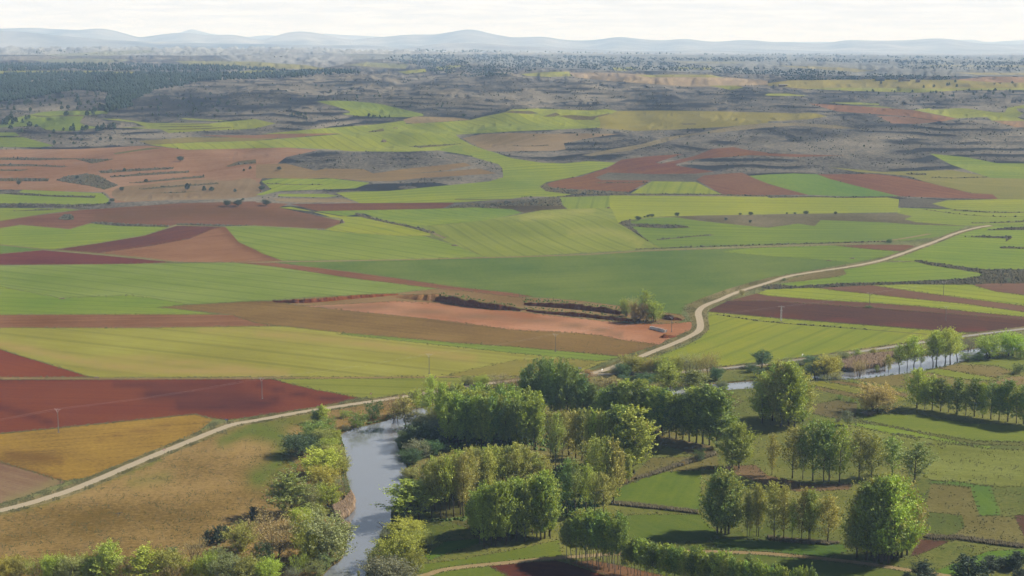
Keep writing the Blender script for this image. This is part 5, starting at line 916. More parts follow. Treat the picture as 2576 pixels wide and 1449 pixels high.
# oaks and junipers of the middle distance
for x, yb, yt, w, lab in ((2293, 442, 378, 72, 'left oak of the three on the brown hill'), (2400, 440, 374, 82, 'middle oak of the three on the brown hill'), (2445, 385, 358, 26, 'small dark shrub above the middle oak')): one('oak', 'U0', x, yb, yt, 'oak', lab, w=w, cat='tree')
one('oak', 'U1', 98, 435, 374, 'oak', 'right oak of the three on the brown hill', w=80)
for c, x, yb, yt, w, lab in (('U0', 186, 230, 180, 40, 'single oak left on the stepped brown slope'), ('U0', 1226, 288, 244, 44, 'round oak at the corner of the greyish slope'), ('U0', 1130, 398, 358, 44, 'oak at the tip of the left green field'), ('U0', 1098, 424, 395, 44, 'lower bush at the tip of the left green field'),
    ('U1', 232, 78, 40, 42, 'small round oak on the mesa field'), ('U1', 55, 278, 236, 62, 'round oak on the edge of the stepped green field'), ('T0', 1818, 1372, 1318, 62, 'oak high on the stepped brown slope'), ('U2', 1267, 585, 540, 56, 'oak at the tip of the green mound'), ('U2', 1330, 557, 537, 18, 'tiny shrub right of the mound oak'),
    ('U2', 1368, 553, 525, 32, 'third oak on the mound crest'), ('U2', 1410, 550, 516, 46, 'fourth oak on the mound crest'), ('U2', 1660, 545, 503, 44, 'single oak on the crest of the scrub strip'), ('U2', 2298, 530, 507, 30, 'oak left of the pair on the scrub strip'), ('U2', 2400, 533, 497, 46, 'oak right of the pair on the scrub strip'),
    ('U3', 380, 524, 486, 50, 'flat topped oak on the scrub strip'), ('U3', 678, 524, 494, 32, 'oak at the right end of the scrub strip'), ('U3', 272, 524, 500, 24, 'small oak before the flat topped oak'), ('U3', 190, 520, 502, 20, 'tiny oak left of the flat topped oak'), ('U2', 190, 354, 338, 24, 'left shrub on the scrub hump'), ('U2', 462, 356, 338, 14, 'right shrub on the scrub hump'),
    ('U2', 2395, 612, 575, 26, 'shrub on the scrub strip slope'), ('U2', 2150, 582, 555, 30, 'shrub low on the scrub strip'), ('T1', 2090, 928, 892, 38, 'round oak behind the pale mound'), ('T2', 1934, 1060, 1035, 22, 'oak on the edge of the wide dull field'), ('T0', 1330, 1198, 1168, 30, 'oak at the corner of the bright field')):
    one('oak', c, x, yb, yt, 'oak', lab, w=w)
for c, x, yb, yt, w, lab in (('U0', 1886, 276, 212, 46, 'pointed juniper on the greyish slope'), ('U0', 2055, 284, 234, 42, 'left juniper of the close pair on the greyish slope'), ('U0', 2128, 286, 246, 48, 'right juniper of the close pair on the greyish slope'), ('U0', 1470, 196, 166, 34, 'juniper on the third scrub bank'), ('U0', 1252, 88, 56, 38, 'juniper on the first scrub bank'), ('U0', 775, 165, 132, 36, 'juniper on the dark mound'), ('U0', 2366, 300, 266, 26, 'thin juniper by the pale path'),
    ('U0', 2518, 64, 40, 30, 'juniper near the mesa path'), ('U0', 2455, 85, 62, 24, 'small juniper left of the mesa path'), ('T0', 740, 1052, 992, 36, 'tall juniper standing in the terraced green field'), ('T0', 668, 918, 868, 48, 'broad juniper on the step of the terraced field'), ('T0', 298, 1028, 972, 48, 'juniper at the lower edge of the terraced field'), ('T0', 368, 1032, 998, 38, 'juniper right of the lower edge one'),
    ('T0', 218, 1078, 1040, 34, 'juniper above the left green field'), ('T0', 108, 1052, 1010, 42, 'juniper near the left edge of the terraced field'), ('T0', 260, 955, 908, 28, 'left one of two upright junipers by the terraced field'), ('T0', 292, 946, 904, 30, 'right one of two upright junipers by the terraced field'), ('T0', 545, 1195, 1160, 36, 'juniper on the slope above the left green field')):
    one('far', c, x, yb, yt, 'juniper', lab, w=w)
plant(); TREES.clear()
print('trees', round(time.time() - T_START, 1))
# ================================================================ far hills, woods, scrub
def ridge(name, s, dist, front, back, foot_z, mat, seed, rough=1.0, shift=0.0):
    """a range of far hills: its skyline is traced, it has a front slope with spurs and gullies and a back slope"""
    line = np.array(smooth_line(pts(s), 2)); px = np.concatenate([np.arange(-800, -40, 40), np.arange(-40, 2620, 7.0), np.arange(2620, 3400, 40)])
    rng = np.random.default_rng(seed); ph = rng.uniform(0, 6.28, 24)
    py = np.interp(px, line[:, 0], line[:, 1]); x0 = (px - CX) / FPX; zc_ = CAM_H + (YH - py) * dist / FPX
    rows = np.concatenate([np.linspace(0, 1, 15), np.linspace(1.12, 2.0, 6)]); V = []
    for r in rows:
        y = dist - front * (1 - r) if r <= 1 else dist + back * (r - 1); u = r if r <= 1 else 2 - r
        spur = sum(np.sin(x0 * (40 + 33 * k) + ph[k] + 2.0 * r) / (1 + k * 0.55) for k in range(9)) * 0.10
        prof_ = np.clip(u ** (1.35) * (1 + spur * 2.2 * u * (1 - u) * 2 * rough), 0, 1.0) if r <= 1 else u ** 1.2
        z = foot_z + (zc_ - foot_z) * prof_
        V.append(np.column_stack([x0 * y, np.full(px.shape, y), z]))
    V = np.concatenate(V); n = len(px); i = np.arange(n - 1)
    Q = np.concatenate([np.stack([i + r * n, i + 1 + r * n, i + 1 + (r + 1) * n, i + (r + 1) * n], 1) for r in range(len(rows) - 1)])
    o = link(name, mesh_np(name, V, Q, mat, True)); tag(o, kind='structure'); return o
HILL = ground_mat('far_hill_heath', (0.05, 0.06, 0.055), (0.26, 0.25, 0.22), dist=9000, patch=1.2, streak=0, grain=1.0, bump=0)
SKY_A = 'P -800,80 -300,72; T0 -60,44 0,45 200,40 400,32 600,45 750,52 850,57 950,47 1050,40 1130,46 1250,70 1400,115 1470,128 1580,112 1700,95 1850,82 2000,88 2150,110 2350,98 2450,110 2576,140; T1 100,155 180,128 250,108 320,88 380,75 500,67 650,85 800,120 960,155 1100,140 1300,122 1550,100 1700,99 1800,100 1880,90 1950,78 2020,66 2080,56 2150,50 2250,60 2350,90 2500,115; T2 0,128 200,123 320,120 500,150 650,160 850,152 1050,120 1200,135 1400,155 1550,155 1680,142 1780,146 1900,165 2050,172 2250,152 2450,158; T3 0,175 200,172 400,190 550,190 680,160 800,153 1000,160 1400,155 1600,135 1800,145 2000,180 2200,195 2640,190; P 3400,100'
ridge('hills', SKY_A, 22500, 5200, 3000, 118, HILL, 3)
ridge('hills', 'P -800,112 0,80; T0 0,62 300,70 600,105 1000,140 1400,165 2000,185 2576,190; T1 600,205 1200,205 1500,240 1800,190 2100,178 2500,200; T2 0,210 600,235 1300,270 1800,250 2300,262; T3 0,275 1000,285 2000,320 2576,345; P 3400,142', 16500, 2600, 2500, 116, HILL, 5, 0.6)
ridge('hills', 'P -800,118 0,115; T0 1500,150 1850,85 1900,70 1980,42 2060,68 2200,100 2400,112 2576,125; T1 0,120 100,108 230,108 400,130 700,90 800,96 900,104 1100,112 1300,122 1500,135; P 1400,108; T3 1500,170 1900,152 2020,150 2080,165 2150,176 2350,160 2576,150; P 3400,96', 30000, 3000, 2500, 118, HILL, 9, 0.5)
def in_field(kinds, n, ylo=0, yhi=2600, x0=-150, x1=2730):
    """n random points of the ground inside the named kinds of ground, even over the view"""
    ids = [i for i, f in enumerate(FIELDS) if f['kind'] in kinds] if not isinstance(kinds, list) else kinds
    m = np.isin(GF, ids); t = GT[m]; a, b, c = GP[t[:, 0]], GP[t[:, 1]], GP[t[:, 2]]; cc = (a + b + c) / 3
    k = (cc[:, 1] > ylo) & (cc[:, 1] < yhi) & (cc[:, 0] > x0) & (cc[:, 0] < x1); a, b, c = a[k], b[k], c[k]
    ar = 0.5 * np.abs((b[:, 0] - a[:, 0]) * (c[:, 1] - a[:, 1]) - (c[:, 0] - a[:, 0]) * (b[:, 1] - a[:, 1])); j = RNG.choice(len(a), n, p=ar / ar.sum())
    u, v = RNG.uniform(0, 1, n), RNG.uniform(0, 1, n); f = u + v > 1; u[f], v[f] = 1 - u[f], 1 - v[f]
    return a[j] + u[:, None] * (b[j] - a[j]) + v[:, None] * (c[j] - a[j])
def clumped(P, keep=.0):
    x, y = P[:, 0], P[:, 1]; q = np.sin(x * .031 + 1.3 * np.sin(y * .11)) + np.sin(x * .083 - y * .17 + 2) + np.sin(y * .29 + x * .012) + .8 * np.sin(x * .19 + y * .07)
    return P[q + RNG.normal(size=len(P)) * .7 > keep]
def in_outline(s, n):
    p = pts(s); q = np.array(p); lo, hi = q.min(0), q.max(0); out = np.zeros((0, 2))
    while len(out) < n:
        c = RNG.uniform(lo, hi, (n * 3, 2)); out = np.concatenate([out, c[inside(p, c[:, 0], c[:, 1])]])
    return out[:n]
def scatter(name, P, hpx, mat, shape, kind='stuff', faces=7, minh=0.3, maxh=9.0, label=None, colors=None):
    """many small plants as one mesh: each an uneven little crown of faces standing on the ground"""
    G = on_ground(P[:, 0], P[:, 1]); G = G[G[:, 1] < 22000]; s = FPX / G[:, 1]; n = len(G)
    H = np.clip(hpx / s, minh, maxh) * RNG.uniform(0.55, 1.25, n)
    W_ = H * {'cone': .36, 'round': .6, 'tuft': .75, 'flat': 1.1, 'reed': .13, 'blade': .34}[shape]
    ring = faces; k = np.arange(ring); a0 = RNG.uniform(0, 6.28, n)
    vs = []
    for zf, rf in {'cone': ((-.02, .55), (.3, 1.0), (.65, .62)), 'round': ((-.02, .5), (.42, 1.0), (.8, .66)), 'tuft': ((-.05, .95), (.55, .8)), 'reed': ((-.05, .8), (.6, 1.2)), 'blade': ((-.05, .7), (.4, 1.0)), 'flat': ((-.05, 1.0), (.6, .7))}[shape]:
        r = W_[:, None] * rf * RNG.uniform(0.65, 1.3, (n, ring)); an = a0[:, None] + 6.283 * k / ring + RNG.uniform(-.2, .2, (n, ring))
        vs.append(np.stack([G[:, :1] + r * np.cos(an), G[:, 1:2] + r * np.sin(an), G[:, 2:] + H[:, None] * (zf + RNG.uniform(-.08, .08, (n, ring)))], 2))
    m = len(vs); tip = np.stack([G[:, 0] + RNG.uniform(-.2, .2, n) * W_, G[:, 1] + RNG.uniform(-.2, .2, n) * W_, G[:, 2] + H], 1)[:, None, :]
    V = np.concatenate(vs + [tip], 1).reshape(-1, 3); per = m * ring + 1; base = (np.arange(n) * per)[:, None]; F_ = []
    for r in range(m - 1):
        for i in range(ring):
            a, b = r * ring + i, r * ring + (i + 1) % ring; F_ += [(a, b, b + ring), (a, b + ring, a + ring)]
    for i in range(ring): F_.append(((m - 1) * ring + i, (m - 1) * ring + (i + 1) % ring, m * ring))
    T_ = (base[:, :, None] + np.array(F_)[None]).reshape(-1, 3)
    o = link(name, mesh_np(name, V, T_, mat)); tag(o, label, None, None, kind); return o
def veg_mat(name, c1, c2, tr=0.0):
    m = bpy.data.materials.new(name); m.use_nodes = True; nt = m.node_tree; bs = nt.nodes['Principled BSDF']; bs.inputs['Roughness'].default_value = 0.9; bs.inputs['Specular IOR Level'].default_value = 0.1
    ge = nd(nt, 'ShaderNodeNewGeometry'); f = fmath(nt, 'MULTIPLY_ADD', noise(nt, ge.outputs['Position'], 0.6, 2), 0.5, fmath(nt, 'MULTIPLY', ge.outputs['Random Per Island'], 0.6))
    nt.links.new(fmix(nt, f, c1, c2), bs.inputs['Base Color']); return m
PINE = veg_mat('pine_wood', (.014, .024, .016), (.034, .050, .028)); SCRUBM = veg_mat('scrub_leaves', (.055, .055, .035), (.13, .12, .08)); DARKS = veg_mat('dark_scrub', (.026, .032, .02), (.065, .068, .045)); TUFT = veg_mat('grass_tufts', (.075, .082, .035), (.145, .14, .07)); REED = veg_mat('dry_reeds', (.12, .085, .055), (.23, .165, .105)); GREENT = veg_mat('green_weeds', (.05, .085, .02), (.10, .14, .035))
WOOD_A = 'T0 -150,500 0,500 300,492 600,480 900,488 1200,495 1600,480 2100,485 2576,500; T1 0,490 500,465 900,462 1050,485 700,505 300,530; T0 2500,545 2050,560 1800,625 1560,650 1500,700 1300,760 1350,820 1200,850 1100,870 1050,760 1100,690 800,650 500,700 300,740 0,775 -150,775'
WOOD_B = 'T0 -150,400 0,395 500,385 1100,395 2140,410 2576,430; T1 300,455 0,460; T0 2100,465 1150,460 600,450 -150,470'
scatter('pine_wood', np.concatenate([in_outline(WOOD_A, 5200), in_outline(WOOD_B, 1500)]), 8.5, PINE, 'cone', maxh=9, label='dense dark pine wood on the far left hills')
scatter('far_wood', clumped(np.concatenate([in_outline('T1 1250,345 1500,300 2100,300 2576,300; T2 0,310 300,330 600,350 1500,370 1900,410 2576,435; T3 0,440 500,452 1000,490 1900,522 1800,555 1000,550 200,555 0,500; T2 2576,510 1900,470 1400,455 1000,460 620,430 300,450 0,490; T1 2576,500 2200,520 1800,490 1700,440 1600,400', 4200),
    in_outline('T1 1500,250 2000,210 2576,218; T2 0,225 1000,258 2000,275 2576,280; T3 0,282 1000,300 2576,345 2576,365 1000,330 0,310; T2 2000,300 1000,290 0,270; T1 2300,275 1900,285', 700), in_outline('T2 400,310 1500,330 2576,330; T3 1000,350 2576,380 2576,400 1000,380 0,370; T2 1500,355 600,345', 900), in_outline('T3 1000,350 2576,375 2576,470 1400,440', 500)]), -1.3), 3.5, PINE, 'round', faces=5, maxh=9, label='far blue woods across the plain')
# scattered trees of the hills: the larger ones are trees of their own
def loners(s, n, hpx, label, group, colour='juniper', w=None):
    for i, (x, y) in enumerate(sorted(map(tuple, in_outline(s, n)))):
        h = hpx * R_.uniform(.6, 1.3); T('far', ((x, y), y - h), colour, label + (', %s from the left' % ORD[i]), group=group, w=None)
loners('T0 0,760 300,740 500,700 800,650 1050,690 1050,800 900,850 400,870 0,900', 46, 9, 'juniper on the bare slope under the pine wood', 'junipers under the pine wood')
loners('T0 0,870 120,940 250,980 100,1020 0,1010; T0 30,880', 16, 11, 'juniper in the cluster left of the terraced field', 'junipers left of the terraced field')
loners('T0 850,820 1050,830 1250,850 1100,880 1000,900 850,930', 16, 12, 'juniper in the cluster at the top of the terraced field', 'junipers at the corner of the terraced field')
loners('T0 450,1050 800,1060 1180,1010 1180,1060 850,1090 500,1085', 16, 11, 'juniper along the lower edge of the terraced field', 'junipers along the lower terraced edge')
loners('T0 1350,850 1500,720 1800,640 2100,640 2500,800 2576,930 2200,935 1500,930 1300,880', 46, 7, 'small juniper dotted over the bare round hill', 'junipers on the bare round hill')
loners('T0 500,1100 900,1100 1400,1160 800,1215 500,1190', 16, 7, 'juniper on the low slope above the brown fields', 'junipers on the low slope')
loners('T1 0,560 600,600 1200,640 2000,760 2400,860 1500,840 900,740 0,900', 34, 6, 'small juniper dotted over the central grey hills', 'junipers on the central grey hills')
loners('T1 320,905 520,900 520,940 340,935', 12, 7, 'juniper in the dark thicket in the hollow', 'junipers in the hollow'); loners('T1 1120,915 1350,925 1340,945 1130,935', 10, 6, 'juniper in the line under the climbing green field', 'junipers under the climbing field')
loners('T3 800,660 1700,665 2576,660 2576,760 1700,740 900,720', 44, 6, 'small round tree on the slope below the far farmland', 'trees below the far farmland', 'oak')
loners('T3 700,565 2576,580 2576,640 1400,640', 8, 6.5, 'single round tree on the far farmland', 'trees on the far farmland', 'oak'); loners('T0 350,262 800,262 800,290 350,300', 12, 4.5, 'far dark tree above the pale fields', 'far trees above the pale fields')
loners('T3 0,1020 1500,1050 2576,1100 2576,1280 1500,1280 0,1280', 16, 5, 'shrub tree on the grey stepped slopes', 'shrub trees on the stepped slopes', 'oak'); loners('T2 100,1100 1800,1080 2500,1060 2500,1230 1200,1300', 12, 5, 'tiny shrub tree on the dry ridge', 'shrub trees on the dry ridge', 'oak')
plant(); TREES.clear()
scatter('hill_shrubs', np.concatenate([clumped(in_field({'scrub'}, 15000, 180, 500), .9), in_outline('T0 0,230 1800,240 2500,270 1500,330 0,330', 500)]), 2.4, DARKS, 'round', faces=5, maxh=3, label='low dark shrubs sprinkled over the grey hills')
scatter('bank_scrub', in_field({'scrubd'}, 7500, 330, 830), 3.0, SCRUBM, 'tuft', faces=6, maxh=1.1, label='rough scrub on the field banks')
scatter('bank_scrub', clumped(in_field({'scrubd'}, 2400, 330, 830), .4), 3.4, DARKS, 'round', faces=6, maxh=1.5, label='dark bushes on the field banks')
scatter('verge_grass', clumped(in_field({'verge'}, 24000, 560, 1449, -60, 2640), .2), 3.0, TUFT, 'blade', faces=4, maxh=0.5, label='tufts of pale grass along the roads')
scatter('verge_grass', clumped(in_field({'rough', 'scrubt', 'tan', 'grass'}, 26000, 860, 1500, -60, 2640), .7), 3.6, TUFT, 'blade', faces=4, maxh=0.5, label='tufts of dry grass on the rough ground')
scatter('meadow_grass', clumped(in_field({'meadow'}, 20000, 1000, 1500, -60, 1100), .6), 3.0, TUFT, 'blade', faces=4, maxh=0.4, label='low dry tufts on the meadow')
scatter('bank_weeds', in_field({'mud'}, 4000, 800, 1500), 4, GREENT, 'blade', faces=4, maxh=0.7, label='weeds on the river bank')
scatter('reed_bed', in_outline('M3 690,700 715,640 850,600 1000,575 1290,545 1310,590 1185,600 1180,668 1000,690 860,720', 5200), 12, REED, 'reed', faces=4, minh=1.2, maxh=2.4, label='brown reed bed beside the right river bend')
scatter('reed_bed', np.concatenate([in_outline('B1 770,800 880,740 955,640 985,700 975,780 920,850 850,890 800,870', 2600), in_outline('B1 860,960 940,955 930,985 870,985', 80)]), 16, REED, 'cone', faces=4, minh=1.2, maxh=2.4, label='brown reeds on the left river bank')
scatter('hedge_growth', np.concatenate([in_outline(s, 1500) for s in ('B2 1010,705 1300,730 1600,765 1870,800 1870,830 1600,795 1300,765 1010,735', 'B2 1250,470 1450,400 1650,330 1850,260 2050,205 2050,235 1850,300 1650,360 1450,430 1250,480', 'B3 1520,1005 1650,1050 1900,1050 2200,1090 2576,1140 2576,1175 2200,1130 1900,1085 1650,1085 1520,1050', 'B3 0,1055 240,1085 600,1110 720,1120 600,1140 240,1110 0,1085')]), 7, veg_mat('brown_hedge', (.05, .045, .025), (.13, .108, .06)), 'blade', faces=4, maxh=1.1, label='brown brambles along the ditches')
scatter('under_growth', np.concatenate([in_outline('B1 1650,900 2150,860 2576,600; B2 400,400 700,330 1000,700 600,850; B1 2150,900', 900), in_outline('P 1120,1125 1400,1135 1400,1070 1120,1060', 500)]), 7, GREENT, 'tuft', faces=6, maxh=1.0, label='weeds under the poplars')

# ragged grass along the edges of the near fields
_E = []
for f in FIELDS:
    if f['kind'] in ('river', 'road', 'mud', 'scrub', 'scrubd', 'verge'): continue
    q = np.array(f['p']); m = (q[:, 1] > 560) & (q[:, 0] > -60) & (q[:, 0] < 2640); a = q[m]
    if len(a): _E.append(np.repeat(a, 3, 0) + np.column_stack([RNG.uniform(-7, 7, 3 * len(a)), RNG.uniform(-1.6, 1.6, 3 * len(a))]))
_E = np.concatenate(_E); _on = np.zeros(len(_E), bool)
for f in FIELDS:
    if f['kind'] in ('road', 'river', 'track'): _on |= inside(grow(f['p'], .5) if f['kind'] == 'road' else f['p'], _E[:, 0], _E[:, 1])
scatter('margin_grass', np.repeat(_E[~_on], 2, 0) + RNG.normal(size=(2 * (~_on).sum(), 2)) * [2.0, .7], 3.0, TUFT, 'blade', faces=4, maxh=0.5, label='ragged grass along the field edges')
# quarry edges: earth steps with a broken face
RED_E = ground_mat('red_earth', albedo('8a4c36', 800), albedo('b0745a', 800), dist=500, patch=1.0, streak=0, grain=1.3, bump=1.0); RED_D = ground_mat('dark_red_earth', albedo('7c4c38', 800), albedo('a56e54', 800), dist=500, patch=1.0, streak=0, grain=1.3, bump=1.0); TOPS = ground_mat('weedy_earth', albedo('6a6444', 800), albedo('8f8460', 800), dist=400, patch=1.3, streak=0, grain=1.4, bump=1.0)
def earth_step(name, s, h, depth, m_face, m_top, seed, lean=0.7):
    rng = np.random.default_rng(seed); L = np.array(dense(smooth_line(pts(s), 1), 2.2, False)); G = on_ground(L[:, 0], L[:, 1]); n = len(G)
    d = np.gradient(G[:, :2], axis=0); d /= np.linalg.norm(d, axis=1)[:, None] + 1e-9; nrm = np.stack([-d[:, 1], d[:, 0]], 1); nrm *= np.where(nrm[:, 1:] > 0, 1, -1)
    hh = np.interp(np.linspace(0, 1, n), np.linspace(0, 1, len(h)), h) * (1 + 0.10 * np.convolve(rng.normal(size=n + 6), np.ones(7) / 2.6, 'valid')[:n]); wob = np.convolve(rng.normal(size=n + 4), np.ones(5) / 2.2, 'valid')[:n] * 0.5; rows = []
    for off, f in ((-0.6, -0.15), (lean * .25 , .35), (lean * .7, .72), (lean, 1.0), (lean + 1.2, 1.06), (lean + depth * .5, .85), (lean + depth, -.3)):
        p = G.copy(); o = off + wob * (1 if 0 < f < 1.02 else .4); p[:, :2] += nrm * o[:, None]; p[:, 2] = hgt(p[:, 0], p[:, 1]) + hh * f * (1 + .05 * rng.normal(size=n) * (f > .5)) - (0.15 if f < 0 else 0); rows.append(p)
    V = np.concatenate(rows); i = np.arange(n - 1); Q = np.concatenate([np.stack([i + r * n, i + 1 + r * n, i + 1 + (r + 1) * n, i + (r + 1) * n], 1) for r in range(6)])
    me = mesh_np(name, V, Q, m_face); me.materials.append(m_top); mi = np.zeros(len(Q), np.int32); mi[3 * (n - 1):] = 1; me.polygons.foreach_set('material_index', mi)
    o = link(name, me); tag(o, kind='structure'); return o
earth_step('quarry_face', 'P 682,758 694,761 756,763 800,760 844,756 894,751 950,747 1001,742', [0.6, 2.3, 2.6, 2.4, 2.2, 2.0, .8], 9, RED_E, TOPS, 1)
earth_step('quarry_slope', 'P 985,748 1020,752 1060,756 1102,757', [0.8, 2.4, 3.2, 3.6], 9, ground_mat('sandy_earth', albedo('a07858', 800), albedo('b58e6c', 800), dist=500, grain=1.2, bump=.8), TOPS, 2, lean=5)
earth_step('quarry_face', 'P 1095,757 1120,762 1160,769 1200,775 1240,779 1290,781 1310,783', [3.2, 4.6, 4.2, 4.4, 3.6, 3.0, 1.0], 10, RED_D, TOPS, 3)
earth_step('quarry_face', 'P 1316,768 1350,770 1400,774 1440,777 1500,783 1560,792', [1.5, 2.6, 3.0, 3.2, 3.0, 2.0], 10, RED_D, TOPS, 4)
earth_step('quarry_face', 'P 1322,783 1360,788 1420,794 1480,799 1540,805 1600,811', [1.0, 1.8, 2.2, 2.4, 2.0, 1.5], 8, RED_D, TOPS, 5)
earth_step('quarry_face', 'P 1660,801 1680,804 1700,806 1716,806', [1.6, 2.6, 2.2, .6], 6, RED_D, TOPS, 6)
scatter('quarry_weeds', np.concatenate([in_outline('P 1101,735 1160,740 1230,757 1300,766 1290,775 1200,765 1110,750', 140), in_outline('P 1316,772 1420,778 1560,795 1640,806 1640,813 1500,800 1330,784', 150), in_outline('P 1310,752 1440,758 1570,775 1560,784 1440,768 1320,762', 160)]), 4, GREENT, 'tuft', faces=6, maxh=0.8, label='weeds on the quarry edge')
earth_step('earth_mound', 'P 1658,850 1672,851 1690,850 1705,847', [0.5, 2.0, 1.8, .4], 5, RED_D, TOPS, 7, lean=2.0)
# castle hill on which the picture was taken: its stony foot shows in the lower right corner
def castle_hill():
    xs = np.linspace(-420, 420, 43); ys = np.linspace(-260, 372, 48); V = []
    for y in ys:
        for x in xs:
            base = 166.5 - max(0, math.hypot(x * .8, max(0, y)) - 14) * 0.80
            spur = 6 * math.sin(x * .03 + 1.2) * max(0, 1 - abs(base - 60) / 110); z = max(-3.0, base + spur * .5) if y > 0 else max(-3, 166.5 - max(0, abs(x) * .8 - 14) * .8)
            V.append((x, y, z))
    V = np.array(V); n = len(xs); Q = [(j * n + i, j * n + i + 1, (j + 1) * n + i + 1, (j + 1) * n + i) for j in range(len(ys) - 1) for i in range(n - 1)]
    q = np.array(Q)
    o = link('hillside', mesh_np('hillside', V, q, ground_mat('stony_hillside', albedo('8f8068', 100), albedo('ab9a80', 100), dist=150, patch=1.1, streak=0, grain=1.4, bump=1.0), True)); tag(o, kind='structure')
castle_hill()
F_ = None
# ================================================================ poles, wires, signs, ruins, turbines
CONC = plain_mat('grey_concrete', (.16, .15, .14)); STEEL = plain_mat('galvanised_steel', (.42, .43, .44), .5, .1, metal=0.3); WHITE = plain_mat('white_paint', (.75, .75, .74), .5, .05); REDP = plain_mat('red_paint', (.5, .03, .03), .5, .05); BLACKP = plain_mat('black_paint', (.02, .02, .02), .5, .05); BLUEP = plain_mat('blue_paint', (.03, .07, .3), .5, .05)
GLASSI = plain_mat('white_insulator', (.45, .45, .44), .3, .05); WIRE = plain_mat('bright_wire', (.4, .39, .37), .4, .1, metal=.2); STONE = plain_mat('brown_stone', (.20, .15, .115), .95, .3, .6); WALLW = plain_mat('whitewashed_wall', (.50, .47, .42), .95, .2, .5); ROOFT = plain_mat('faded_roof_tiles', (.22, .13, .10), .9, .25, 1.0); DARKW = plain_mat('dark_weathered_boards', (.075, .07, .072), .9, .2, 1.0)
def P1(c, x, y):
    (p,) = pts('%s %g,%g' % (c, x, y)); return ground1(*p), p
def height_to(g, y_top):
    H = 5.0
    for _ in range(6):
        a = to_frame(g)[0, 1]; b = to_frame(g + np.array([0, 0, H]))[0, 1]; H *= (a - y_top) / (a - b)
    return H
POLES = []
for c, x, yb, yt, rz, lat, lab in (('M0', 590, 1333, 1092, 1.15, 0, 'power pole at the edge of the ochre field, nearest on the left'), ('M1', 62, 995, 782, 1.15, 0, 'power pole in the red ploughed field'), ('M1', 1743, 742, 540, 1.15, 0, 'power pole in the great yellow green field'), ('M2', 437, 521, 338, 1.15, 0, 'power pole in the thin green strip'),
        ('M2', 1605, 322, 165, 1.1, 0, 'power pole beside the white wall in the quarry'), ('M3', 131, 212, 63, 1.1, 1, 'steel lattice power pole at the dark ploughed field'), ('U3', 1022, 1432, 1310, 1.1, 0, 'power pole with a flat bush at its foot'), ('U3', 1765, 1336, 1195, 1.1, 0, 'power pole in the bright strip on the right'), ('U3', 2345, 1240, 1070, 1.1, 0, 'power pole before the dark scrub bank on the right edge'), ('M3', 1788, 206, 62, 1.1, 0, 'power pole standing alone in the dark ploughed field')):
    g, p = P1(c, x, yb); H = height_to(g, pts('%s %g,%g' % (c, x, yt))[0][1]); e = empty('power_pole', tuple(g), rz - math.pi / 2); tag(e, lab, 'power pole', 'power poles across the fields')
    m = MB()
    if lat:
        for sx in (-.45, .45):
            for sy in (-.45, .45): m.tube([(sx, sy, -.3), (sx * .45, sy * .45, H)], .07, 4)
        for k in range(9):
            z0, z1 = H * k / 9, H * (k + 1) / 9; w0, w1 = .45 * (1 - .55 * k / 9), .45 * (1 - .55 * (k + 1) / 9); s = 1 if k % 2 else -1
            m.tube([(s * w0, -w0, z0), (-s * w1, -w1, z1)], .035, 4); m.tube([(s * w0, w0, z0), (-s * w1, w1, z1)], .035, 4); m.tube([(-w0, s * w0, z0), (-w1, -s * w1, z1)], .035, 4); m.tube([(w0, s * w0, z0), (w1, -s * w1, z1)], .035, 4)
        m.build('lattice_mast', STEEL, e)
        a = MB(); a.box((0, 0, H - .15), (3.6, .16, .16)); a.box((0, 0, H * .72), (1.8, .14, .14)); a.build('crossarm', STEEL, e); tips = [(-1.7, H - .3), (0, H + .3), (1.7, H - .3)]
    else:
        m.tube([(0, 0, -.3), (0, 0, H * .86)], [.19, .13], 8); m.build('pole', CONC, e)
        a = MB(); a.tube([(0, 0, H * .82), (-.95, 0, H * .955)], .06, 4); a.tube([(0, 0, H * .82), (.95, 0, H * .955)], .06, 4); a.tube([(-.95, 0, H * .955), (-1.5, 0, H * .96)], .05, 4); a.tube([(.95, 0, H * .955), (1.5, 0, H * .96)], .05, 4); a.tube([(-.95, 0, H * .955), (.95, 0, H * .955)], .04, 4); a.build('crossarm', STEEL, e); tips = [(-1.5, H * .99), (0, H * 1.0), (1.5, H * .99)]
    for tx, tz in tips:
        q = MB(); q.tube([(tx, 0, tz - .3), (tx, 0, tz)], [.07, .11], 6); q.build('insulator', GLASSI, e)
    f = MB(); f.box((0, 0, .05), (.7, .7, .5)); f.build('footing', CONC, e)
    POLES.append((g, rz - math.pi / 2, tips, lab))
def wires(a, b, lab):
    e = None; M = []
    for k in range(3):
        ends = []
        for g, rz, tips, _ in (a, b): tx, tz = tips[k]; ends.append(Vector((g[0] + tx * math.cos(rz), g[1] + tx * math.sin(rz), g[2] + tz)))
        L = (ends[1] - ends[0]).length; path = []
        for i in range(13): t = i / 12; p = ends[0].lerp(ends[1], t); p.z -= L * 0.012 * 4 * t * (1 - t) * 1.0; path.append(p)
        M.append(path)
    o0 = M[1][0]; e = empty('power_line', tuple(o0)); tag(e, lab, 'power line', 'power line spans')
    for path in M: q = MB(); q.tube([p - o0 for p in path], .009, 3, False); q.build('wire', WIRE, e)
_far = (np.array([POLES[0][0][0] - (POLES[1][0][0] - POLES[0][0][0]), POLES[0][0][1] - (POLES[1][0][1] - POLES[0][0][1]), 0]), POLES[0][1], POLES[0][2], '')
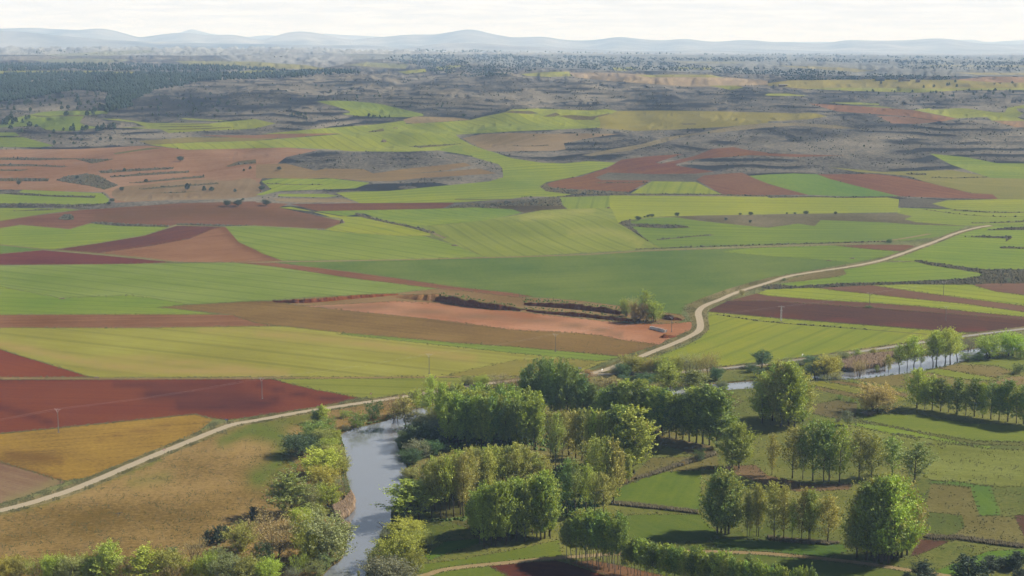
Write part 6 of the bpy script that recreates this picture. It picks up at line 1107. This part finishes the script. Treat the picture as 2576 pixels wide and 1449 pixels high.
for a, b, l in ((_far, POLES[0], 'wires running out of view left of the nearest pole'), (POLES[0], POLES[1], 'wires sagging over the red ploughed field'), (POLES[1], POLES[2], 'wires from the red field to the great green field'), (POLES[2], POLES[3], 'wires over the right part of the great green field'), (POLES[3], POLES[4], 'wires over the olive field to the quarry'), (POLES[4], POLES[5], 'wires crossing the country road'), (POLES[5], POLES[6], 'wires over the dark ploughed field'), (POLES[6], POLES[8], 'wires climbing to the dark scrub bank on the right')): wires(a, b, l)
# road signs
def sign(c, x, y, kind, rz, lab, hgt_=2.2):
    g, p = P1(c, x, y); e = empty('road_sign', tuple(g), rz); tag(e, lab, 'road sign'); m = MB(); m.tube([(0, 0, -.2), (0, 0, hgt_)], .045, 6); m.build('post', STEEL, e)
    def plate(v, z, mat, y_): q = MB(); n = len(v); q.v = [(a, y_ - .02, z + b) for a, b in v] + [(a, y_ + .02, z + b) for a, b in v]; q.f = [tuple(range(n)), tuple(reversed(range(n, 2 * n)))] + [(i, i + n, (i + 1) % n + n, (i + 1) % n) for i in range(n)]; return q.build('panel', mat, e)
    if kind == 'tri': plate([(-.55, 0), (.55, 0), (0, .95)], hgt_ - .75, REDP, -.08); plate([(-.36, .1), (.36, .1), (0, .72)], hgt_ - .75, WHITE, -.125)
    elif kind == 'chev':
        plate([(-.8, 0), (.8, 0), (.8, .55), (-.8, .55)], hgt_ - .7, BLUEP, -.08)
        for k in (-.4, .1): plate([(k, .05), (k + .15, .05), (k + .35, .27), (k + .15, .5), (k, .5), (k + .2, .27)], hgt_ - .7, WHITE, -.125)
    else: plate([(-.9, 0), (.9, 0), (.9, .7), (-.9, .7)], hgt_ - .8, WHITE, -.08)
sign('B0', 1652, 216, 'tri', 0.5, 'triangular warning sign on the left road verge'); sign('M1', 1157, 977, 'tri', 0.2, 'triangular warning sign at the bright green wedge'); sign('M0', 2281, 1235, 'chev', -.3, 'blue chevron sign at the road bend below the red field', 1.9); sign('M2', 683, 716, 'plain', 0.1, 'white direction board at the road junction'); sign('M2', 905, 722, 'plain', 1.2, 'small board on a post at the inside of the junction', 1.6); sign('U3', 1690, 812, 'plain', 1.3, 'small sign high on the country road', 1.8); sign('M3', 345, 580, 'plain', 1.0, 'small sign between round field and riverside road', 2.2)
# guard rail along the riverside road
def guard_rail(s, side, lab):
    L = np.array(dense(smooth_line(pts(s), 1), 6, False)); G = on_ground(L[:, 0], L[:, 1]); d = np.gradient(G[:, :2], axis=0); d /= np.linalg.norm(d, axis=1)[:, None]; n = np.stack([-d[:, 1], d[:, 0]], 1); n *= np.where(n[:, 1:] > 0, -1, 1)
    Q = G.copy(); Q[:, :2] += n * 3.0; Q[:, 2] = hgt(Q[:, 0], Q[:, 1]); o0 = Q[0]; e = empty('guard_rail', tuple(o0)); tag(e, lab, 'guard rail')
    m = MB(); m.tube([Vector(p - o0) + Vector((0, 0, .68)) for p in Q], .17, 4); m.build('rail', STEEL, e); ln = np.concatenate([[0], np.cumsum(np.linalg.norm(np.diff(Q, axis=0), axis=1))]); me = None
    for t in np.arange(0, ln[-1], 4.0):
        p = [np.interp(t, ln, Q[:, k] - o0[k]) for k in range(3)]
        if me is None: q = MB(); q.box((0, 0, .3), (.1, .1, .9)); me = q.mesh('post', STEEL)
        o = link('post', me, e, p)
guard_rail('P 1470,943.5 1550,940 1640,938.5', 1, 'steel guard rail along the riverside road left of the thicket'); guard_rail('P 1820,927 1898,918.5', 1, 'steel guard rail along the riverside road by the pond'); guard_rail('P 2132,888.5 2252,871 2322,861 2412,847 2576,827', 1, 'long steel guard rail along the riverside road on the right')
# white wall in the quarry
def wall():
    a, _ = P1('M2', 1387, 288); b, _ = P1('M2', 1538, 327); d = b - a; L = math.hypot(d[0], d[1]); e = empty('ruined_wall', tuple((a + b) / 2), math.atan2(d[1], d[0])); tag(e, 'low whitewashed wall with dark scrawls standing in the quarry', 'wall')
    m = MB(); n = 12; hs = [1.5, 1.9, 2.0, 1.95, 1.8, 1.9, 2.0, 2.05, 2.0, 1.9, 2.0, 1.7]
    for i in range(n): m.box((-L / 2 + L * (i + .5) / n, 0, hs[i] / 2 - .1), (L / n + .004 * (i % 2), .35 + .006 * (i % 2), hs[i]))
    m.build('masonry', WALLW, e); s = MB(); rr = random.Random(4)
    for i in range(7): s.box((rr.uniform(.05, .2) * L + i * .28, -.2, rr.uniform(.7, 1.3)), (rr.uniform(.08, .4), .03, rr.uniform(.2, .7)))
    s.build('dark_scrawl', BLACKP, e)
    for sx in (-1, 1): q = MB(); q.box((sx * (L / 2 - .2), .9, .7), (.35, 1.6, 1.6)); q.build('end_wall', WALLW, e)
wall()
# far farm buildings
def house(c, x, y, w_px, h_px, lab, mat, roof, rz=0.0, gable=True, name='stone_barn', win=2):
    g, p = P1(c, x, y); s = scale_at(g); w = w_px * .25 / s; h = h_px * .25 / s; d = w * .5; e = empty(name, tuple(g), rz); tag(e, lab, 'building'); wh = h * (.72 if gable else .92)
    m = MB(); m.box((0, 0, wh / 2 - .5), (w, d, wh + 1)); m.build('wall', mat, e)
    r = MB()
    if gable: o = .4; r.v = [(-w/2-o, -d/2-o, wh - .1), (w/2+o, -d/2-o, wh - .1), (w/2+o, d/2+o, wh - .1), (-w/2-o, d/2+o, wh - .1), (-w/2-o, 0, h), (w/2+o, 0, h)]; r.f = [(0, 1, 5, 4), (2, 3, 4, 5), (0, 4, 3), (1, 2, 5), (0, 3, 2, 1)]
    else: r.box((0, 0, h - .15), (w + .5, d + .5, .3))
    r.build('roof', roof, e); q = MB(); q.box((w * .1, -d / 2 - .03, wh * .28), (w * .12, .08, wh * .56)); q.build('door', BLACKP, e)
    for k in range(win): q = MB(); q.box((-w * .32 + k * w * .2, -d / 2 - .03, wh * .55), (w * .06, .08, wh * .2)); q.build('window', BLACKP, e)
house('T3', 1126, 558, 85, 24, 'long dark barn standing on the far plain', DARKW, DARKW, 0, False, 'barn'); house('T3', 1345, 563, 58, 32, 'brown stone ruin right of the dark barn', STONE, STONE, .1, False); house('T3', 1402, 562, 55, 13, 'low broken stone wall beside the brown ruin', STONE, STONE, 0, False, 'stone_ruin', 0); house('T3', 1508, 573, 42, 22, 'small square stone hut right of the ruins', STONE, ROOFT, 0, False, 'stone_hut', 1); house('T3', 150, 615, 85, 18, 'low pale roofed shed on the far plain', STONE, CONC, .05, True, 'shed', 1)
# wind turbines on the far ridge
def turbine_parts():
    m = MB(); m.tube([(0, 0, -12), (0, 0, 78)], [2.6, 1.5], 8); mast = m.mesh('mast', WHITE, True); n = MB(); n.box((0, 1.5, 79.5), (4, 11, 4)); nac = n.mesh('nacelle', WHITE)
    b = MB(); b.v = [(-.9, -4.6, 0), (.9, -4.6, 0), (.9, -5.4, 0), (-.9, -5.4, 0), (-1.9, -4.7, 9), (1.6, -4.7, 9), (1.6, -5.3, 9), (-1.9, -5.3, 9), (-.4, -4.9, 41), (.5, -4.9, 41), (.5, -5.1, 41), (-.4, -5.1, 41)]
    b.f = [(3, 2, 1, 0)] + [(i + j, (i + 1) % 4 + j, (i + 1) % 4 + 4 + j, i + 4 + j) for j in (0, 4) for i in range(4)] + [(8, 9, 10, 11)]; return mast, nac, b.mesh('blade', WHITE)
TB = turbine_parts(); TL = []
for c, q in (('T0', ((50, 40, 0), (158, 42, 0), (258, 40, 0), (405, 34, -2), (527, 75, 28), (632, 48, 0), (865, 60, -3), (884, 75, 28), (997, 44, 3), (1177, 55, 5), (1785, 88, 40), (1830, 84, 42), (1872, 84, 30), (1985, 88, 40), (2065, 98, 55), (2160, 112, 68), (2333, 100, 55), (2408, 108, 65), (2520, 128, 75))),
        ('T1', ((386, 76, 28), (478, 68, 22), (1173, 134, 78), (1298, 124, 82), (1440, 112, 72), (1582, 102, 58), (1708, 100, 55), (1806, 102, 80), (1849, 98, 60), (1992, 74, 46), (2407, 102, 70), (2496, 116, 85))), ('T2', ((75, 128, 85), (178, 124, 78), (338, 122, 55), (392, 128, 90), (507, 152, 105), (522, 152, 80), (628, 160, 120), (849, 154, 88), (1035, 124, 75), (1148, 130, 85), (1238, 138, 82), (1542, 158, 95), (1762, 148, 85), (1932, 168, 105), (2200, 158, 80), (2267, 155, 120), (2433, 158, 110), (2496, 160, 108))), ('T3', ((57, 176, 135), (138, 174, 132), (197, 174, 130), (260, 174, 130), (305, 180, 140), (345, 184, 150), (405, 192, 165)))):
    for x, yb, yt in q: TL.append(pts('%s %g,%g %g,%g' % (c, x, yb, x, yt)))
TL.sort(key=lambda t: t[0][0])
def _num(i):
    t = ORD[i % 30]; return t
for i, (b, t_) in enumerate(TL):
    y = 22300.0; sx, sz = ray(*b); z = CAM_H + float(sz) * y; h = (b[1] - t_[1]) * y / FPX; k = max(.5, h / 118.0); e = empty('wind_turbine', (float(sx) * y, y, z), R_.uniform(-.5, .5)); e.scale = (k, k, k)
    half = 'left half of the ridge' if i < 31 else 'right half of the ridge'; n = i if i < 31 else i - 31
    tag(e, 'wind turbine, %s from the left in the %s' % (ORD[n] if n < 30 else 'last', half), 'wind turbine', 'wind turbines on the far hills')
    for nm, me in (('mast', TB[0]), ('nacelle', TB[1])): link(nm, me, e)
    a0 = R_.uniform(0, 2.09)
    for j in range(3): o = link('blade', TB[2], e, (0, 0, 79.5)); o.rotation_euler = (0, a0 + j * 2.0944, 0)
# dead branches over the water, stone heaps in the fields, a bird
def dead_tree():
    g, _ = P1('B1', 1310, 1010); e = empty('dead_tree', tuple(g), 0); tag(e, 'bare grey dead tree leaning over the water', 'tree'); m = MB(); m.tube([(0, 0, -.3), (-1.2, 0, 2), (-3.0, .2, 4.2)], [.14, .1, .03], 5); m.build('trunk', TWIG, e)
    for q in ([(-.8, 0, 1.2), (-2.4, -.5, 2.0), (-3.6, -.6, 2.6)], [(-1.4, 0, 2.2), (-1.6, .4, 4.2)], [(-2, .1, 3), (-3.4, .3, 3.6)]): b = MB(); b.tube(q, [.07, .05, .02][:len(q)], 4); b.build('branch', TWIG, e)
dead_tree()
def stone_heap(c, x, y, w, h, lab, seed):
    g, p = P1(c, x, y); s = scale_at(g); e = empty('stone_heap', tuple(g), 0); tag(e, lab, 'stone heap'); rr = random.Random(seed); W_ = w * .25 / s; H_ = h * .25 / s; me = []
    for k in range(3):
        q = MB(); q.box((0, 0, 0), (1, .8, .7), 0, .7); me.append(q.mesh('stone', STONE))
    for i in range(26):
        u = rr.uniform(-.5, .5); v = rr.uniform(-.5, .5); z = max(0, 1 - (2 * u) ** 2 - (2 * v) ** 2) * H_ * .8 * rr.uniform(.3, 1); o = link('stone', me[i % 3], e, (u * W_, v * W_ * .4, z)); k = rr.uniform(.25, .5) * H_ + .25; o.scale = (k * 1.3, k, k); o.rotation_euler = (rr.uniform(-.4, .4), rr.uniform(-.4, .4), rr.uniform(0, 3))
for i, (c, x, y, w, h, lab) in enumerate((('U1', 1998, 838, 65, 16, 'grey stone heap in the striped yellow green field'), ('U0', 625, 1371, 60, 14, 'small dark stone heap where two green fields meet'), ('U1', 867, 608, 26, 40, 'upright stone heap at the point of the brown hill field'), ('U1', 1895, 760, 40, 10, 'stone heap at the end of the pale path'), ('U3', 845, 966, 50, 12, 'flat stone heap in the lighter green field'), ('U3', 610, 988, 50, 10, 'low stone heap in the dark green field'), ('U2', 970, 460, 40, 16, 'stone heap at the corner of the small green field'), ('U1', 660, 676, 90, 12, 'pale stones at the lower point of the brown hill field'), ('T1', 1285, 1176, 50, 30, 'stone heap on the long bright slope'), ('T1', 1400, 1040, 50, 12, 'stone heap above the long bright slope'), ('M0', 970, 783, 50, 14, 'heap of stones at the tip of the red wedge'))): stone_heap(c, x, y, w, h, lab, i)
def bird():
    g, p = P1('B0', 1200, 820); s = Vector(g) * .75 + Vector((0, 0, CAM_H)) * .25; e = empty('bird', tuple(s), .6); tag(e, 'dark bird of prey gliding over the dry meadow', 'bird')
    m = MB(); m.tube([(0, -.42, 0), (0, -.25, .02), (0, .1, .02), (0, .32, 0)], [.03, .10, .11, .04], 8); m.build('body', BLACKP, e, True)
    for sx in (-1, 1): w = MB(); w.v = [(0, -.2, .05), (sx * .6, -.22, .16), (sx * 1.2, -.02, .2), (sx * 1.15, .14, .2), (sx * .6, .16, .15), (0, .2, .05)]; n = 6; w.v += [(a, b, c - .03) for a, b, c in w.v]; w.f = [tuple(range(6)), tuple(reversed(range(6, 12)))] + [(i, (i + 1) % 6, (i + 1) % 6 + 6, i + 6) for i in range(6)]; w.build('wing', BLACKP, e)
    t = MB(); t.v = [(-.05, .28, 0), (.05, .28, 0), (.2, .7, 0), (-.2, .7, 0), (-.05, .28, -.02), (.05, .28, -.02), (.2, .7, -.02), (-.2, .7, -.02)]; t.f = [(0, 1, 2, 3), (7, 6, 5, 4), (0, 4, 5, 1), (1, 5, 6, 2), (2, 6, 7, 3), (3, 7, 4, 0)]; t.build('tail', BLACKP, e)
bird()
print('done', round(time.time() - T_START, 1))
